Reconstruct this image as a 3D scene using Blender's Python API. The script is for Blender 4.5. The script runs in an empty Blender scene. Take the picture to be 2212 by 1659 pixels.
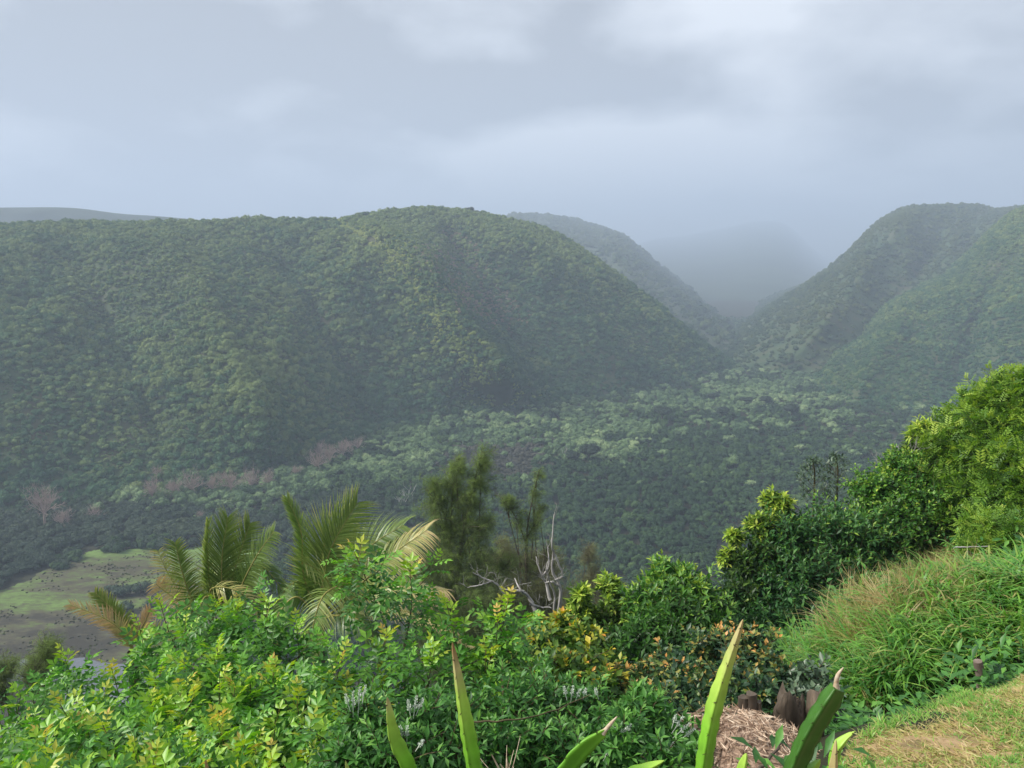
import bpy, math
import numpy as np
from mathutils import Vector, Euler
R = np.random.default_rng(11)
sc = bpy.context.scene
C = sc.collection
rad = math.radians

# ---------------------------------------------------------------- camera
CAMZ = 120.0
PITCH = math.atan((829.5 - 540) / 1671)
cam = bpy.data.cameras.new("camera"); cam_o = bpy.data.objects.new("camera", cam); C.objects.link(cam_o)
cam_o.location = (0, 0, CAMZ); cam_o.rotation_euler = (math.pi / 2 - PITCH, 0, 0)
cam.sensor_width = 36; cam.lens = 18 * 1671 / 1106; cam.clip_start = 0.05; cam.clip_end = 20000
sc.camera = cam_o

# ---------------------------------------------------------------- light
SUN_EL, SUN_AZ = rad(43), math.atan2(-0.80, -0.02)
SUN_STRENGTH = 4.2
HAZE = 4.5e-4
lamp = bpy.data.lights.new("sun", 'SUN'); lamp.energy = SUN_STRENGTH; lamp.angle = rad(18); lamp.color = (1, .95, .86)
sun = bpy.data.objects.new("sun", lamp); C.objects.link(sun)
sd = Vector((math.sin(SUN_AZ) * math.cos(SUN_EL), math.cos(SUN_AZ) * math.cos(SUN_EL), math.sin(SUN_EL)))
sun.rotation_euler = sd.to_track_quat('Z', 'Y').to_euler()
sc.view_settings.view_transform = 'Standard'; sc.view_settings.look = 'None'
sc.view_settings.gamma = 1; sc.view_settings.exposure = 0.78
sc.cycles.volume_bounces = 1
sc.cycles.max_bounces = 6
sc.cycles.volume_step_rate = 10
sc.cycles.use_denoising = True

w = bpy.data.worlds.new("World"); sc.world = w; w.use_nodes = True
nt = w.node_tree; nt.nodes.clear()
def N(t, typ, **k):
    n = t.nodes.new(typ)
    for a, v in k.items(): setattr(n, a, v)
    return n
def L(t, a, b): t.links.new(a, b)
out = N(nt, 'ShaderNodeOutputWorld'); bg = N(nt, 'ShaderNodeBackground'); L(nt, bg.outputs[0], out.inputs[0])
sky = N(nt, 'ShaderNodeTexSky', sky_type='NISHITA', sun_disc=False, sun_elevation=SUN_EL, sun_rotation=SUN_AZ)
skm = N(nt, 'ShaderNodeVectorMath', operation='SCALE'); skm.inputs['Scale'].default_value = 0.09
L(nt, sky.outputs[0], skm.inputs[0])
geo = N(nt, 'ShaderNodeTexCoord')
sep = N(nt, 'ShaderNodeSeparateXYZ'); L(nt, geo.outputs['Generated'], sep.inputs[0])
def M(t, op, a, b=None, c=None, clamp=False):
    n = N(t, 'ShaderNodeMath', operation=op); n.use_clamp = clamp
    for i, v in enumerate((a, b, c)):
        if v is None: continue
        if isinstance(v, (int, float)): n.inputs[i].default_value = v
        else: L(t, v, n.inputs[i])
    return n.outputs[0]
zc = M(nt, 'MAXIMUM', sep.outputs[2], 0.0); den = M(nt, 'ADD', zc, 0.30)
cx = M(nt, 'DIVIDE', sep.outputs[0], den); cyy = M(nt, 'DIVIDE', sep.outputs[1], den)
cmb = N(nt, 'ShaderNodeCombineXYZ'); L(nt, cx, cmb.inputs[0]); L(nt, cyy, cmb.inputs[1])
def noise(t, vec, scale, detail, rough=.5, dist=0.0, off=None):
    n = N(t, 'ShaderNodeTexNoise'); n.inputs['Scale'].default_value = scale
    n.inputs['Detail'].default_value = detail; n.inputs['Roughness'].default_value = rough; n.inputs['Distortion'].default_value = dist
    if off is not None:
        a = N(t, 'ShaderNodeVectorMath', operation='ADD'); a.inputs[1].default_value = off; L(t, vec, a.inputs[0]); vec = a.outputs[0]
    L(t, vec, n.inputs['Vector']); return n.outputs[0]
n1 = noise(nt, cmb.outputs[0], 1.0, 7, .52, .3, (3.1, 1.7, 0))
n2 = noise(nt, cmb.outputs[0], 3.0, 6, .5, .2, (9.1, 4.7, 0))
def pdir(px, py):
    d = Vector((0, math.cos(PITCH), -math.sin(PITCH))) + Vector((1, 0, 0)) * ((px - 1106) / 1671) + Vector((0, math.sin(PITCH), math.cos(PITCH))) * ((829.5 - py) / 1671)
    return d.normalized()
dens = M(nt, 'MULTIPLY_ADD', n1, 1.15, M(nt, 'MULTIPLY_ADD', n2, 0.85, -.25))
nrm = N(nt, 'ShaderNodeVectorMath', operation='NORMALIZE'); L(nt, geo.outputs['Generated'], nrm.inputs[0])
# stretched blobs of thicker or thinner cloud, each around a direction in the sky
for px, py, sx, sy, amp in ((1080, 205, .22, .07, -.13), (1260, 330, .17, .06, .27), (1330, 180, .13, .06, -.10), (200, 90, .22, .07, -.13),
                            (90, 210, .2, .05, .05), (900, 60, .2, .06, .02), (1750, 60, .3, .07, .03), (2100, 290, .18, .05, -.09),
                            (1750, 330, .25, .05, .05), (180, 380, .3, .04, -.07), (700, 330, .2, .06, .0), (560, 160, .15, .06, .05)):
    d = pdir(px, py)
    sv = N(nt, 'ShaderNodeVectorMath', operation='SUBTRACT'); L(nt, nrm.outputs[0], sv.inputs[0]); sv.inputs[1].default_value = d
    ml = N(nt, 'ShaderNodeVectorMath', operation='DIVIDE'); L(nt, sv.outputs[0], ml.inputs[0]); ml.inputs[1].default_value = (sx, .5, sy)
    ln = N(nt, 'ShaderNodeVectorMath', operation='DOT_PRODUCT'); L(nt, ml.outputs[0], ln.inputs[0]); L(nt, ml.outputs[0], ln.inputs[1])
    e = M(nt, 'EXPONENT', M(nt, 'MULTIPLY', ln.outputs['Value'], -1.0))
    dens = M(nt, 'ADD', dens, M(nt, 'MULTIPLY', e, amp * 1.9))
ramp = N(nt, 'ShaderNodeValToRGB'); L(nt, dens, ramp.inputs[0])
cr = ramp.color_ramp; cr.elements[0].position = .56; cr.elements[0].color = (.27, .282, .303, 1)
cr.elements[1].position = .96; cr.elements[1].color = (.64, .66, .69, 1)
e = cr.elements.new(.75); e.color = (.445, .465, .495, 1)
mx = N(nt, 'ShaderNodeMix', data_type='RGBA'); mx.inputs[0].default_value = .97
L(nt, skm.outputs[0], mx.inputs['A']); L(nt, ramp.outputs[0], mx.inputs['B'])
L(nt, mx.outputs['Result'], bg.inputs[0]); bg.inputs[1].default_value = 1.0

# ---------------------------------------------------------------- helpers
RIGHT = np.array([1., 0, 0]); FWD = np.array([0, math.cos(PITCH), -math.sin(PITCH)]); UPV = np.array([0, math.sin(PITCH), math.cos(PITCH)])
def ray(px, py):
    px = np.asarray(px, float); py = np.asarray(py, float)
    return FWD + np.multiply.outer((px - 1106) / 1671, RIGHT) + np.multiply.outer((829.5 - py) / 1671, UPV)
def P(px, py, Y):                    # the point at distance Y ahead that the photo shows at px,py
    d = ray(px, py); s = np.asarray(Y, float) / d[..., 1]
    return np.array([0, 0, CAMZ]) + d * np.expand_dims(s, -1)
def PZ(px, py, z=0.0):               # the point at height z
    d = ray(px, py); s = (z - CAMZ) / d[..., 2]
    return np.array([0, 0, CAMZ]) + d * np.expand_dims(s, -1)
def proj(p):
    q = p - np.array([0, 0, CAMZ]); dz = q @ FWD; dz = np.where(np.abs(dz) < 1e-6, 1e-6, dz)
    return 1106 + 1671 * (q @ RIGHT) / dz, 829.5 - 1671 * (q @ UPV) / dz, dz

def tag(o, label=None, cat=None, group=None, kind=None):
    if label: o['label'] = label
    if cat: o['category'] = cat
    if group: o['group'] = group
    if kind: o['kind'] = kind
    return o
def empty(name, loc, label, cat, group=None):
    o = bpy.data.objects.new(name, None); C.objects.link(o); o.location = tuple(map(float, loc)); o.empty_display_size = .2
    return tag(o, label, cat, group)
def mesh(name, V, F, mat, parent=None, attrs=None, smooth=True, link=True):
    """V (n,3), F (m,k) array or list of arrays"""
    me = bpy.data.meshes.new(name)
    Fs = F if isinstance(F, list) else [F]
    Fs = [f for f in Fs if len(f)]
    V = np.asarray(V, np.float32)
    if parent is not None: V = V - np.array(parent.matrix_basis.translation if parent.parent is None else (parent.parent.matrix_basis.translation + parent.matrix_basis.translation), np.float32)
    me.vertices.add(len(V)); me.vertices.foreach_set('co', V.ravel())
    li = np.concatenate([f.ravel() for f in Fs]).astype(np.int32)
    tot = np.concatenate([np.full(len(f), f.shape[1]) for f in Fs]).astype(np.int32)
    st = np.concatenate([[0], np.cumsum(tot)[:-1]]).astype(np.int32)
    me.loops.add(len(li)); me.loops.foreach_set('vertex_index', li)
    me.polygons.add(len(tot)); me.polygons.foreach_set('loop_start', st); me.polygons.foreach_set('loop_total', tot)
    me.polygons.foreach_set('use_smooth', np.full(len(tot), smooth))
    if attrs:
        for k, a in attrs.items():
            at = me.attributes.new(k, 'FLOAT', 'POINT'); at.data.foreach_set('value', np.asarray(a, np.float32))
    me.update(); me.validate()
    me.materials.append(mat)
    o = bpy.data.objects.new(name, me)
    if link: C.objects.link(o)
    if parent is not None: o.parent = parent
    return o
class MB:                            # collects pieces of one part
    def __init__(s): s.V = []; s.F = {}; s.T = []; s.n = 0
    def add(s, V, F, t=0.0):
        V = np.asarray(V, float)
        s.V.append(V); F = np.asarray(F); s.F.setdefault(F.shape[1], []).append(F + s.n)
        s.T.append(np.broadcast_to(np.asarray(t, float), (len(V),)).copy()); s.n += len(V)
    def build(s, name, mat, parent=None, smooth=True, link=True):
        if not s.n: return None
        return mesh(name, np.concatenate(s.V), [np.concatenate(f) for f in s.F.values()], mat, parent, {'tint': np.concatenate(s.T)}, smooth, link)
def norm(v): return v / np.maximum(np.linalg.norm(v, axis=-1, keepdims=True), 1e-9)
def tube(mb, pts, r, sides=6, t=0.0):
    pts = np.asarray(pts, float); n = len(pts); r = np.broadcast_to(np.asarray(r, float), (n,))
    T = norm(np.gradient(pts, axis=0)); ref = np.array([0, 0, 1.]) if abs(T[0][2]) < .9 else np.array([1., 0, 0])
    A = norm(np.cross(T, ref)); B = np.cross(T, A)
    a = np.arange(sides) * 2 * math.pi / sides
    V = pts[:, None] + r[:, None, None] * (np.cos(a)[None, :, None] * A[:, None] + np.sin(a)[None, :, None] * B[:, None])
    i = np.arange(n - 1)[:, None] * sides; j = np.arange(sides)[None]; k = (j + 1) % sides
    F = np.stack([i + j, i + k, i + sides + k, i + sides + j], -1).reshape(-1, 4)
    mb.add(V.reshape(-1, 3), F, t)
def curve(pts, n):                   # smooth polyline through points
    pts = np.asarray(pts, float); m = len(pts)
    if m < 3: s = np.linspace(0, 1, n)[:, None]; return pts[0] * (1 - s) + pts[-1] * s
    Q = np.vstack([2 * pts[0] - pts[1], pts, 2 * pts[-1] - pts[-2]]); o = []
    for u in np.linspace(0, m - 1 - 1e-6, n):
        i = int(u); f = u - i; a, b, c, d = Q[i], Q[i + 1], Q[i + 2], Q[i + 3]
        o.append(.5 * (2 * b + (c - a) * f + (2 * a - 5 * b + 4 * c - d) * f * f + (3 * b - a - 3 * c + d) * f ** 3))
    return np.array(o)
def basis(D, U=None, roll=None):     # rotation matrices with local x along D
    D = norm(D); U = np.broadcast_to(np.array([0, 0, 1.]), D.shape) if U is None else U
    Y = np.cross(U, D); bad = np.linalg.norm(Y, axis=-1) < 1e-3; Y[bad] = [0, 1, 0]; Y = norm(Y); Z = np.cross(D, Y)
    if roll is not None:
        c, s = np.cos(roll)[:, None], np.sin(roll)[:, None]; Y, Z = Y * c + Z * s, Z * c - Y * s
    return np.stack([D, Y, Z], -1)
def stamp(mb, tpl, Pn, Mn, S, tint):
    TV, TF, TT = tpl; n = len(Pn)
    V = np.einsum('nij,vj->nvi', Mn, TV) * np.asarray(S).reshape(-1, 1, 1) + Pn[:, None]
    F = TF[None] + (np.arange(n) * len(TV))[:, None, None]
    mb.add(V.reshape(-1, 3), F.reshape(-1, TF.shape[1]), (np.clip(np.asarray(tint)[:, None] + TT[None], 0, 1)).ravel())
def leafset(items, fold=.12, droop=.15):     # items: (base, dir, up, len, wid, tint)
    V = []; F = []; T = []
    for b, d, u, l, wd, t in items:
        b = np.array(b, float); d = norm(np.array(d, float)); u = np.array(u, float); s = norm(np.cross(u, d)); u = np.cross(d, s)
        n = len(V)
        V += [b, b + d * l * .5 - s * wd * .5 + u * fold * wd, b + d * l * .45 - u * fold * wd * .6, b + d * l * .5 + s * wd * .5 + u * fold * wd, b + d * l - u * droop * l]
        F += [(n, n + 1, n + 4, n + 2), (n, n + 2, n + 4, n + 3)]; T += [t] * 5
    return np.array(V), np.array(F), np.array(T)

# ---------------------------------------------------------------- materials
def mat(name): m = bpy.data.materials.new(name); m.use_nodes = True; m.node_tree.nodes.clear(); return m
def ramp_node(t, fac, stops):
    r = N(t, 'ShaderNodeValToRGB'); L(t, fac, r.inputs[0]); c = r.color_ramp
    c.elements[0].position = stops[0][0]; c.elements[0].color = (*stops[0][1], 1)
    c.elements[1].position = stops[-1][0]; c.elements[1].color = (*stops[-1][1], 1)
    for p, col in stops[1:-1]: e = c.elements.new(p); e.color = (*col, 1)
    return r.outputs[0]
def leaf_mat(name, stops, trans=.3, rough=.5, spec=.35, var=.25):
    m = mat(name); t = m.node_tree
    o = N(t, 'ShaderNodeOutputMaterial'); at = N(t, 'ShaderNodeAttribute', attribute_name='tint')
    tc = N(t, 'ShaderNodeTexCoord'); nz = noise(t, tc.outputs['Object'], 1.4, 3)
    nf = noise(t, tc.outputs['Object'], 23, 2)
    f = M(t, 'ADD', at.outputs['Fac'], M(t, 'MULTIPLY', M(t, 'SUBTRACT', nz, .5), var), clamp=True)
    col = ramp_node(t, f, stops)
    hs = N(t, 'ShaderNodeHueSaturation'); L(t, col, hs.inputs['Color']); L(t, M(t, 'MULTIPLY_ADD', nf, .7, .65), hs.inputs['Value'])
    p = N(t, 'ShaderNodeBsdfPrincipled'); L(t, hs.outputs[0], p.inputs['Base Color']); p.inputs['Roughness'].default_value = rough
    p.inputs['Specular IOR Level'].default_value = spec
    tr = N(t, 'ShaderNodeBsdfTranslucent'); g = N(t, 'ShaderNodeHueSaturation'); L(t, hs.outputs[0], g.inputs['Color']); g.inputs['Value'].default_value = 1.25; g.inputs['Saturation'].default_value = 1.1
    L(t, g.outputs[0], tr.inputs[0]); ms = N(t, 'ShaderNodeMixShader'); ms.inputs[0].default_value = trans
    L(t, p.outputs[0], ms.inputs[1]); L(t, tr.outputs[0], ms.inputs[2]); L(t, ms.outputs[0], o.inputs[0]); return m
def plain_mat(name, stops, scale=8, rough=.8, spec=.2, bump=0., stretch=(1, 1, 1), coord='Object', detail=5):
    m = mat(name); t = m.node_tree; o = N(t, 'ShaderNodeOutputMaterial'); tc = N(t, 'ShaderNodeTexCoord')
    mp = N(t, 'ShaderNodeMapping'); mp.inputs['Scale'].default_value = stretch; L(t, tc.outputs[coord], mp.inputs[0])
    nz = noise(t, mp.outputs[0], scale, detail, .6); col = ramp_node(t, nz, stops)
    p = N(t, 'ShaderNodeBsdfPrincipled'); L(t, col, p.inputs['Base Color']); p.inputs['Roughness'].default_value = rough; p.inputs['Specular IOR Level'].default_value = spec
    if bump: b = N(t, 'ShaderNodeBump'); b.inputs['Strength'].default_value = 1; b.inputs['Distance'].default_value = bump; L(t, nz, b.inputs['Height']); L(t, b.outputs[0], p.inputs['Normal'])
    L(t, p.outputs[0], o.inputs[0]); return m
def forest_mat(name, a, b, c, trans=.15, rough=.6, spec=.12, big=.006, patch=None):
    """crowns seen from far off: colour by tree and by stand of trees"""
    m = mat(name); t = m.node_tree; o = N(t, 'ShaderNodeOutputMaterial')
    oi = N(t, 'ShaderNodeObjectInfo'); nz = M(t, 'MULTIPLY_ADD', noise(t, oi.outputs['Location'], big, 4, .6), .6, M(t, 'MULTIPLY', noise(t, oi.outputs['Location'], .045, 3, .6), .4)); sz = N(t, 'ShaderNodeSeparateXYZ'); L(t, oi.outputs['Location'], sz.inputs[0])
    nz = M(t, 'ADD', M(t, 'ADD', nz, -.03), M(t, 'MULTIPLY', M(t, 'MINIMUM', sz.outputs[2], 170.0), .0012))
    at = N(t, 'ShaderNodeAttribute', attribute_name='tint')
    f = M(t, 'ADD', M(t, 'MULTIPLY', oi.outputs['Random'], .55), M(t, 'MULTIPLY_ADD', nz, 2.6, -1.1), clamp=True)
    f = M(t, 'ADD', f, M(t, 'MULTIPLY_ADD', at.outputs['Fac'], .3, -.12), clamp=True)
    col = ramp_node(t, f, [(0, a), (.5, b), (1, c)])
    p = N(t, 'ShaderNodeBsdfPrincipled'); L(t, col, p.inputs['Base Color']); p.inputs['Roughness'].default_value = rough; p.inputs['Specular IOR Level'].default_value = spec
    tr = N(t, 'ShaderNodeBsdfTranslucent'); L(t, col, tr.inputs[0]); ms = N(t, 'ShaderNodeMixShader'); ms.inputs[0].default_value = trans
    L(t, p.outputs[0], ms.inputs[1]); L(t, tr.outputs[0], ms.inputs[2]); L(t, ms.outputs[0], o.inputs[0]); return m
bark = plain_mat('bark', [(.3, (.05, .04, .03)), (.7, (.14, .11, .085))], 14, bump=.01, stretch=(1, 1, .3))
bark_green = plain_mat('green_bark', [(.3, (.06, .055, .03)), (.7, (.13, .10, .05))], 14)
deadwood = plain_mat('bleached_wood', [(.3, (.24, .225, .21)), (.7, (.5, .48, .46))], 5, bump=.005, stretch=(1, 1, .3))

# ---------------------------------------------------------------- the ground
def Pr(px, py, Y, dz=0.): q = P(px, py, Y); return (q[0], q[1], q[2] - CAMZ + dz)
ctrl = [(0, 0, -1.7), (3, 0, -1.75), (-3, 0, -2.2), (8, 2, -1.9), (0, -8, -1.0), (10, -8, -1.0), (-10, -8, -1.6),
        Pr(2212, 1659, 3.7), Pr(1900, 1655, 3.8), Pr(1850, 1600, 4.3), Pr(1960, 1560, 4.6), Pr(2060, 1512, 5.0), Pr(2212, 1458, 5.6), (6.5, 6.5, -2.6),
        Pr(1850, 1575, 5.5, -.25), Pr(1960, 1540, 5.7, -.25), Pr(2060, 1510, 5.95, -.2), Pr(2212, 1465, 6.3, -.2), Pr(1760, 1440, 7.4, -.3), Pr(1850, 1330, 7.9, -.3), Pr(1950, 1235, 8.3, -.3), Pr(2100, 1200, 8.5, -.3), Pr(2260, 1210, 8.3, -.3), Pr(1950, 1380, 7.1, -.3), Pr(2100, 1350, 7.2, -.25), Pr(2230, 1330, 7.2, -.25),
        Pr(1600, 1650, 4.5, -.25), Pr(1710, 1575, 5.1, -.1), (0.2, 3, -3.0), (.5, 5, -4.4), (-2, 2.5, -3.2), (-4, 5, -5.0), (0, 8, -6.4), (-6, 8, -7.6),
        Pr(1950, 1290, 11.5, -.2), Pr(2212, 1250, 11.5, 0), Pr(1760, 1420, 10, -.5), Pr(1700, 1400, 14, -.8), (6, 12, -6.2), (3, 13, -7.6),
        (9, 14, -5.6), (14, 18, -5.2), (0, 14, -10.5), (-10, 15, -14), (0, 25, -21), (-10, 25, -24), (10, 25, -13), (20, 25, -8), (25, 40, -22), (45, 40, -14), (40, 60, -32), (60, 60, -22),
        (20, 60, -46), (0, 60, -53), (-30, 30, -33), (-60, 60, -58), (0, 100, -84), (60, 100, -62), (-60, 100, -90), (0, 150, -121), (90, 150, -96), (-90, 150, -122), (-60, 0, -20), (60, 0, -4), (120, 100, -50), (120, 180, -90),
        (180, 180, -60), (-150, 60, -90), (-150, 150, -125), (0, 190, -128), (120, 260, -126), (-120, 220, -130), (200, 320, -125), (0, 300, -130), (-200, 260, -130), (250, 200, -60)]
ctrl = np.array(ctrl)
cxy = ctrl[:, :2]; nC = len(ctrl)
K = np.linalg.norm(cxy[:, None] - cxy[None], axis=-1)
A_ = np.block([[K, np.c_[np.ones(nC), cxy]], [np.c_[np.ones(nC), cxy].T, np.zeros((3, 3))]])
wts = np.linalg.lstsq(A_, np.r_[ctrl[:, 2], 0, 0, 0], rcond=None)[0]
def G(x, y):
    x = np.asarray(x, float); y = np.asarray(y, float); sh = x.shape; q = np.stack([x.ravel(), y.ravel()], -1)
    r = np.linalg.norm(q[:, None] - cxy[None], axis=-1)
    z = r @ wts[:nC] + wts[nC] + q @ wts[nC + 1:] + CAMZ
    d = np.hypot(q[:, 0], q[:, 1]); f = np.clip((420 - d) / 200, 0, 1)
    z = z * f - 6 * (1 - f)
    z = np.where(z > 0, z, 0) + 0.0
    return z.reshape(sh)
def Gp(x, y): return float(G(np.array([x]), np.array([y]))[0])
ang = np.radians(np.linspace(-180, 180, 361)); rr = np.r_[0, np.geomspace(.6, 240, 120), np.geomspace(260, 9600, 28)]
AA, RR_ = np.meshgrid(ang, rr); gx = RR_ * np.sin(AA); gy = RR_ * np.cos(AA)
gz = G(gx, gy); gz = gz + np.where(RR_ < 60, .06 * np.sin(gx * 3.1) * np.cos(gy * 2.7) * (RR_ > 2), 0)
ni, nj = gx.shape; i, j = np.meshgrid(np.arange(ni - 1), np.arange(nj - 1), indexing='ij')
GF = np.stack([i * nj + j, (i + 1) * nj + j, (i + 1) * nj + j + 1, i * nj + j + 1], -1).reshape(-1, 4)
ground_m = plain_mat('leaf_litter_earth', [(.3, (.012, .014, .008)), (.55, (.028, .03, .014)), (.75, (.06, .05, .03))], 1.1, bump=.05)
tag(mesh('ground', np.stack([gx, gy, gz], -1).reshape(-1, 3), GF, ground_m), kind='structure')

def in_poly(x, y, poly):
    poly = np.asarray(poly, float); c = np.zeros(np.shape(x), bool); n = len(poly)
    for a in range(n):
        x1, y1 = poly[a]; x2, y2 = poly[(a + 1) % n]
        c ^= ((y1 > y) != (y2 > y)) & (x < (x2 - x1) * (y - y1) / (y2 - y1 + 1e-12) + x1)
    return c
def sheet(name, polypx, z, material, jitter=0.):
    w_ = PZ(*np.array(polypx, float).T, z); w_[:, 2] = z
    q = []
    for a in range(len(w_)):         # roughened outline
        b = w_[(a + 1) % len(w_)]
        for s in np.arange(0, 1, .125): q.append(w_[a] * (1 - s) + b * s + np.r_[R.normal(0, jitter, 2), 0])
    q = np.array(q); o = mesh(name, q, np.arange(len(q))[None], material, smooth=False); return tag(o, kind='structure')
MEADOW = [(-160, 1345), (-60, 1300), (0, 1275), (50, 1258), (100, 1230), (150, 1218), (185, 1194), (215, 1186), (260, 1190), (300, 1182), (360, 1186), (440, 1180), (560, 1186), (600, 1230), (560, 1340), (430, 1470), (240, 1600), (-20, 1680), (-300, 1640)]
POND = [(-160, 1450), (0, 1434), (70, 1424), (150, 1422), (230, 1432), (330, 1440), (360, 1460), (330, 1500), (240, 1545), (150, 1540), (80, 1500), (0, 1478), (-160, 1490)]
m = mat('meadow'); t = m.node_tree; o_ = N(t, 'ShaderNodeOutputMaterial'); tc = N(t, 'ShaderNodeTexCoord')
mp = N(t, 'ShaderNodeMapping'); mp.inputs['Scale'].default_value = (.45, 1, 1); L(t, tc.outputs['Object'], mp.inputs[0])
sp = N(t, 'ShaderNodeSeparateXYZ'); L(t, tc.outputs['Object'], sp.inputs[0])
na = noise(t, mp.outputs[0], .045, 7, .68, 0, (11, 3, 0)); nb = noise(t, mp.outputs[0], .55, 6, .7, .6)
bandg = M(t, 'MULTIPLY_ADD', sp.outputs[1], .0075, -1.68)
f = M(t, 'ADD', M(t, 'MULTIPLY_ADD', na, 2.6, -1.05), M(t, 'ADD', M(t, 'MULTIPLY_ADD', nb, 1.1, -.6), M(t, 'MULTIPLY', bandg, 1.0)), clamp=True)
col = ramp_node(t, f, [(.12, (.045, .042, .032)), (.4, (.085, .08, .05)), (.55, (.095, .125, .045)), (.82, (.14, .22, .06))])
p = N(t, 'ShaderNodeBsdfPrincipled'); L(t, col, p.inputs['Base Color']); p.inputs['Roughness'].default_value = .9; p.inputs['Specular IOR Level'].default_value = .1; L(t, p.outputs[0], o_.inputs[0])
sheet('meadow', MEADOW, .35, m, .55)
m = mat('pond_water'); t = m.node_tree; o_ = N(t, 'ShaderNodeOutputMaterial'); p = N(t, 'ShaderNodeBsdfPrincipled'); p.inputs['Base Color'].default_value = (.10, .11, .125, 1)
p.inputs['Roughness'].default_value = .16; p.inputs['IOR'].default_value = 1.5; p.inputs['Specular IOR Level'].default_value = .9; L(t, p.outputs[0], o_.inputs[0])
sheet('pond_water', POND, .5, m, .7)

# ---------------------------------------------------------------- hills
def vnoise(x, y, seed=0):            # smooth value noise
    r = np.random.default_rng(seed); g = r.random((128, 128)); xi = np.floor(x).astype(int); yi = np.floor(y).astype(int); fx = x - xi; fy = y - yi
    fx = fx * fx * (3 - 2 * fx); fy = fy * fy * (3 - 2 * fy); a = lambda p_, q_: g[p_ % 128, q_ % 128]
    return (a(xi, yi) * (1 - fx) + a(xi + 1, yi) * fx) * (1 - fy) + (a(xi, yi + 1) * (1 - fx) + a(xi + 1, yi + 1) * fx) * fy
HILLS = {}
def hill(name, cols, spurs, amp, wl, material, slant=.5, seed=1, nu=260, ntt=70, shape=1.0, backdrop=.25, calm=None):
    """cols: foot px, foot py, ridge px, ridge py, ridge distance; the flank rises from foot to ridge and rolls over behind it"""
    c = np.array(cols, float); foot = PZ(c[:, 0], c[:, 1], 0.0); ridge = P(c[:, 2], c[:, 3], c[:, 4])
    foot = curve(foot, nu); ridge = curve(ridge, nu)
    s = np.r_[0, np.cumsum(np.linalg.norm(np.diff(foot[:, :2], axis=0), axis=1) + np.linalg.norm(np.diff(ridge[:, :2], axis=0), axis=1))] / 2
    tt = np.r_[np.linspace(-.06, 1, ntt), np.linspace(1.03, 1.9, 16)]
    U, T = np.meshgrid(np.arange(nu), tt, indexing='ij'); Sg = s[U]
    tc_ = np.clip(T, 0, 1)
    B = foot[U] + (ridge[U] - foot[U]) * T[..., None]
    prof = np.sin(math.pi / 2 * tc_ ** shape) * .55 + tc_ * .45
    z = ridge[U][..., 2] * prof - np.where(T > 1, (T - 1) ** 1.4 * ridge[U][..., 2] * backdrop, 0) - np.where(T < 0, 8, 0)
    B[..., 2] = z
    px, py, _ = proj(B)
    env = np.sin(math.pi * np.clip(tc_, 0, 1)) ** .7 + .05
    a = (Sg - slant * tc_ * 180) / wl
    rid = 1 - np.abs(2 * vnoise(a + .8 * vnoise(Sg / wl / 2, T * 2, seed + 5), T * .9 + 3, seed) - 1)
    rid2 = 1 - np.abs(2 * vnoise(a * 2.7 + 5, T * 2.2, seed + 1) - 1)
    spr = np.zeros_like(T)
    dsp = amp * ((rid - .5) + .45 * (rid2 - .5) + .25 * (vnoise(a * 7, T * 9, seed + 2) - .5)) * env
    for pl, am, wd in spurs:
        pl = np.array(pl, float); cxp = np.interp(py, pl[:, 1], pl[:, 0]); fade = np.clip((py - pl[0, 1]) / 40 + .3, 0, 1) * np.clip((pl[-1, 1] - py) / 60 + .5, 0, 1)
        spr = spr + am * np.exp(-(np.sqrt(((px - cxp) / wd) ** 2 + .04) - .2) * 1.3) * fade * np.minimum(env * 1.5, 1) * np.clip((1.02 - T) * 2.6, 0, 1)
    if calm: dsp = dsp * np.interp(px, calm[0], calm[1]); spr = spr * np.interp(px, calm[0], calm[1])
    hd = norm((foot[U] - ridge[U]) * np.array([1, 1, 0])); B = B + hd * (dsp * .8 + spr)[..., None]; B[..., 2] += dsp * .4 + spr * .1
    m_ = len(tt); i, j = np.meshgrid(np.arange(nu - 1), np.arange(m_ - 1), indexing='ij')
    F = np.stack([i * m_ + j, i * m_ + j + 1, (i + 1) * m_ + j + 1, (i + 1) * m_ + j], -1).reshape(-1, 4)
    V = B.reshape(-1, 3); HILLS[name] = (V, F)
    o = mesh(name, V, F[:, ::-1].copy(), material); tag(o, kind='structure'); return o
under = plain_mat('hillside_undergrowth', [(.3, (.02, .045, .018)), (.5, (.045, .075, .028)), (.7, (.075, .07, .035))], .05, bump=1.0, detail=9)
farm0 = plain_mat('distant_slope', [(.4, (.03, .045, .03)), (.6, (.045, .065, .04))], .004, detail=3)
farm = plain_mat('far_forest_slope', [(.35, (.03, .042, .022)), (.6, (.06, .08, .036))], .03, bump=8.0, detail=9)

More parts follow.
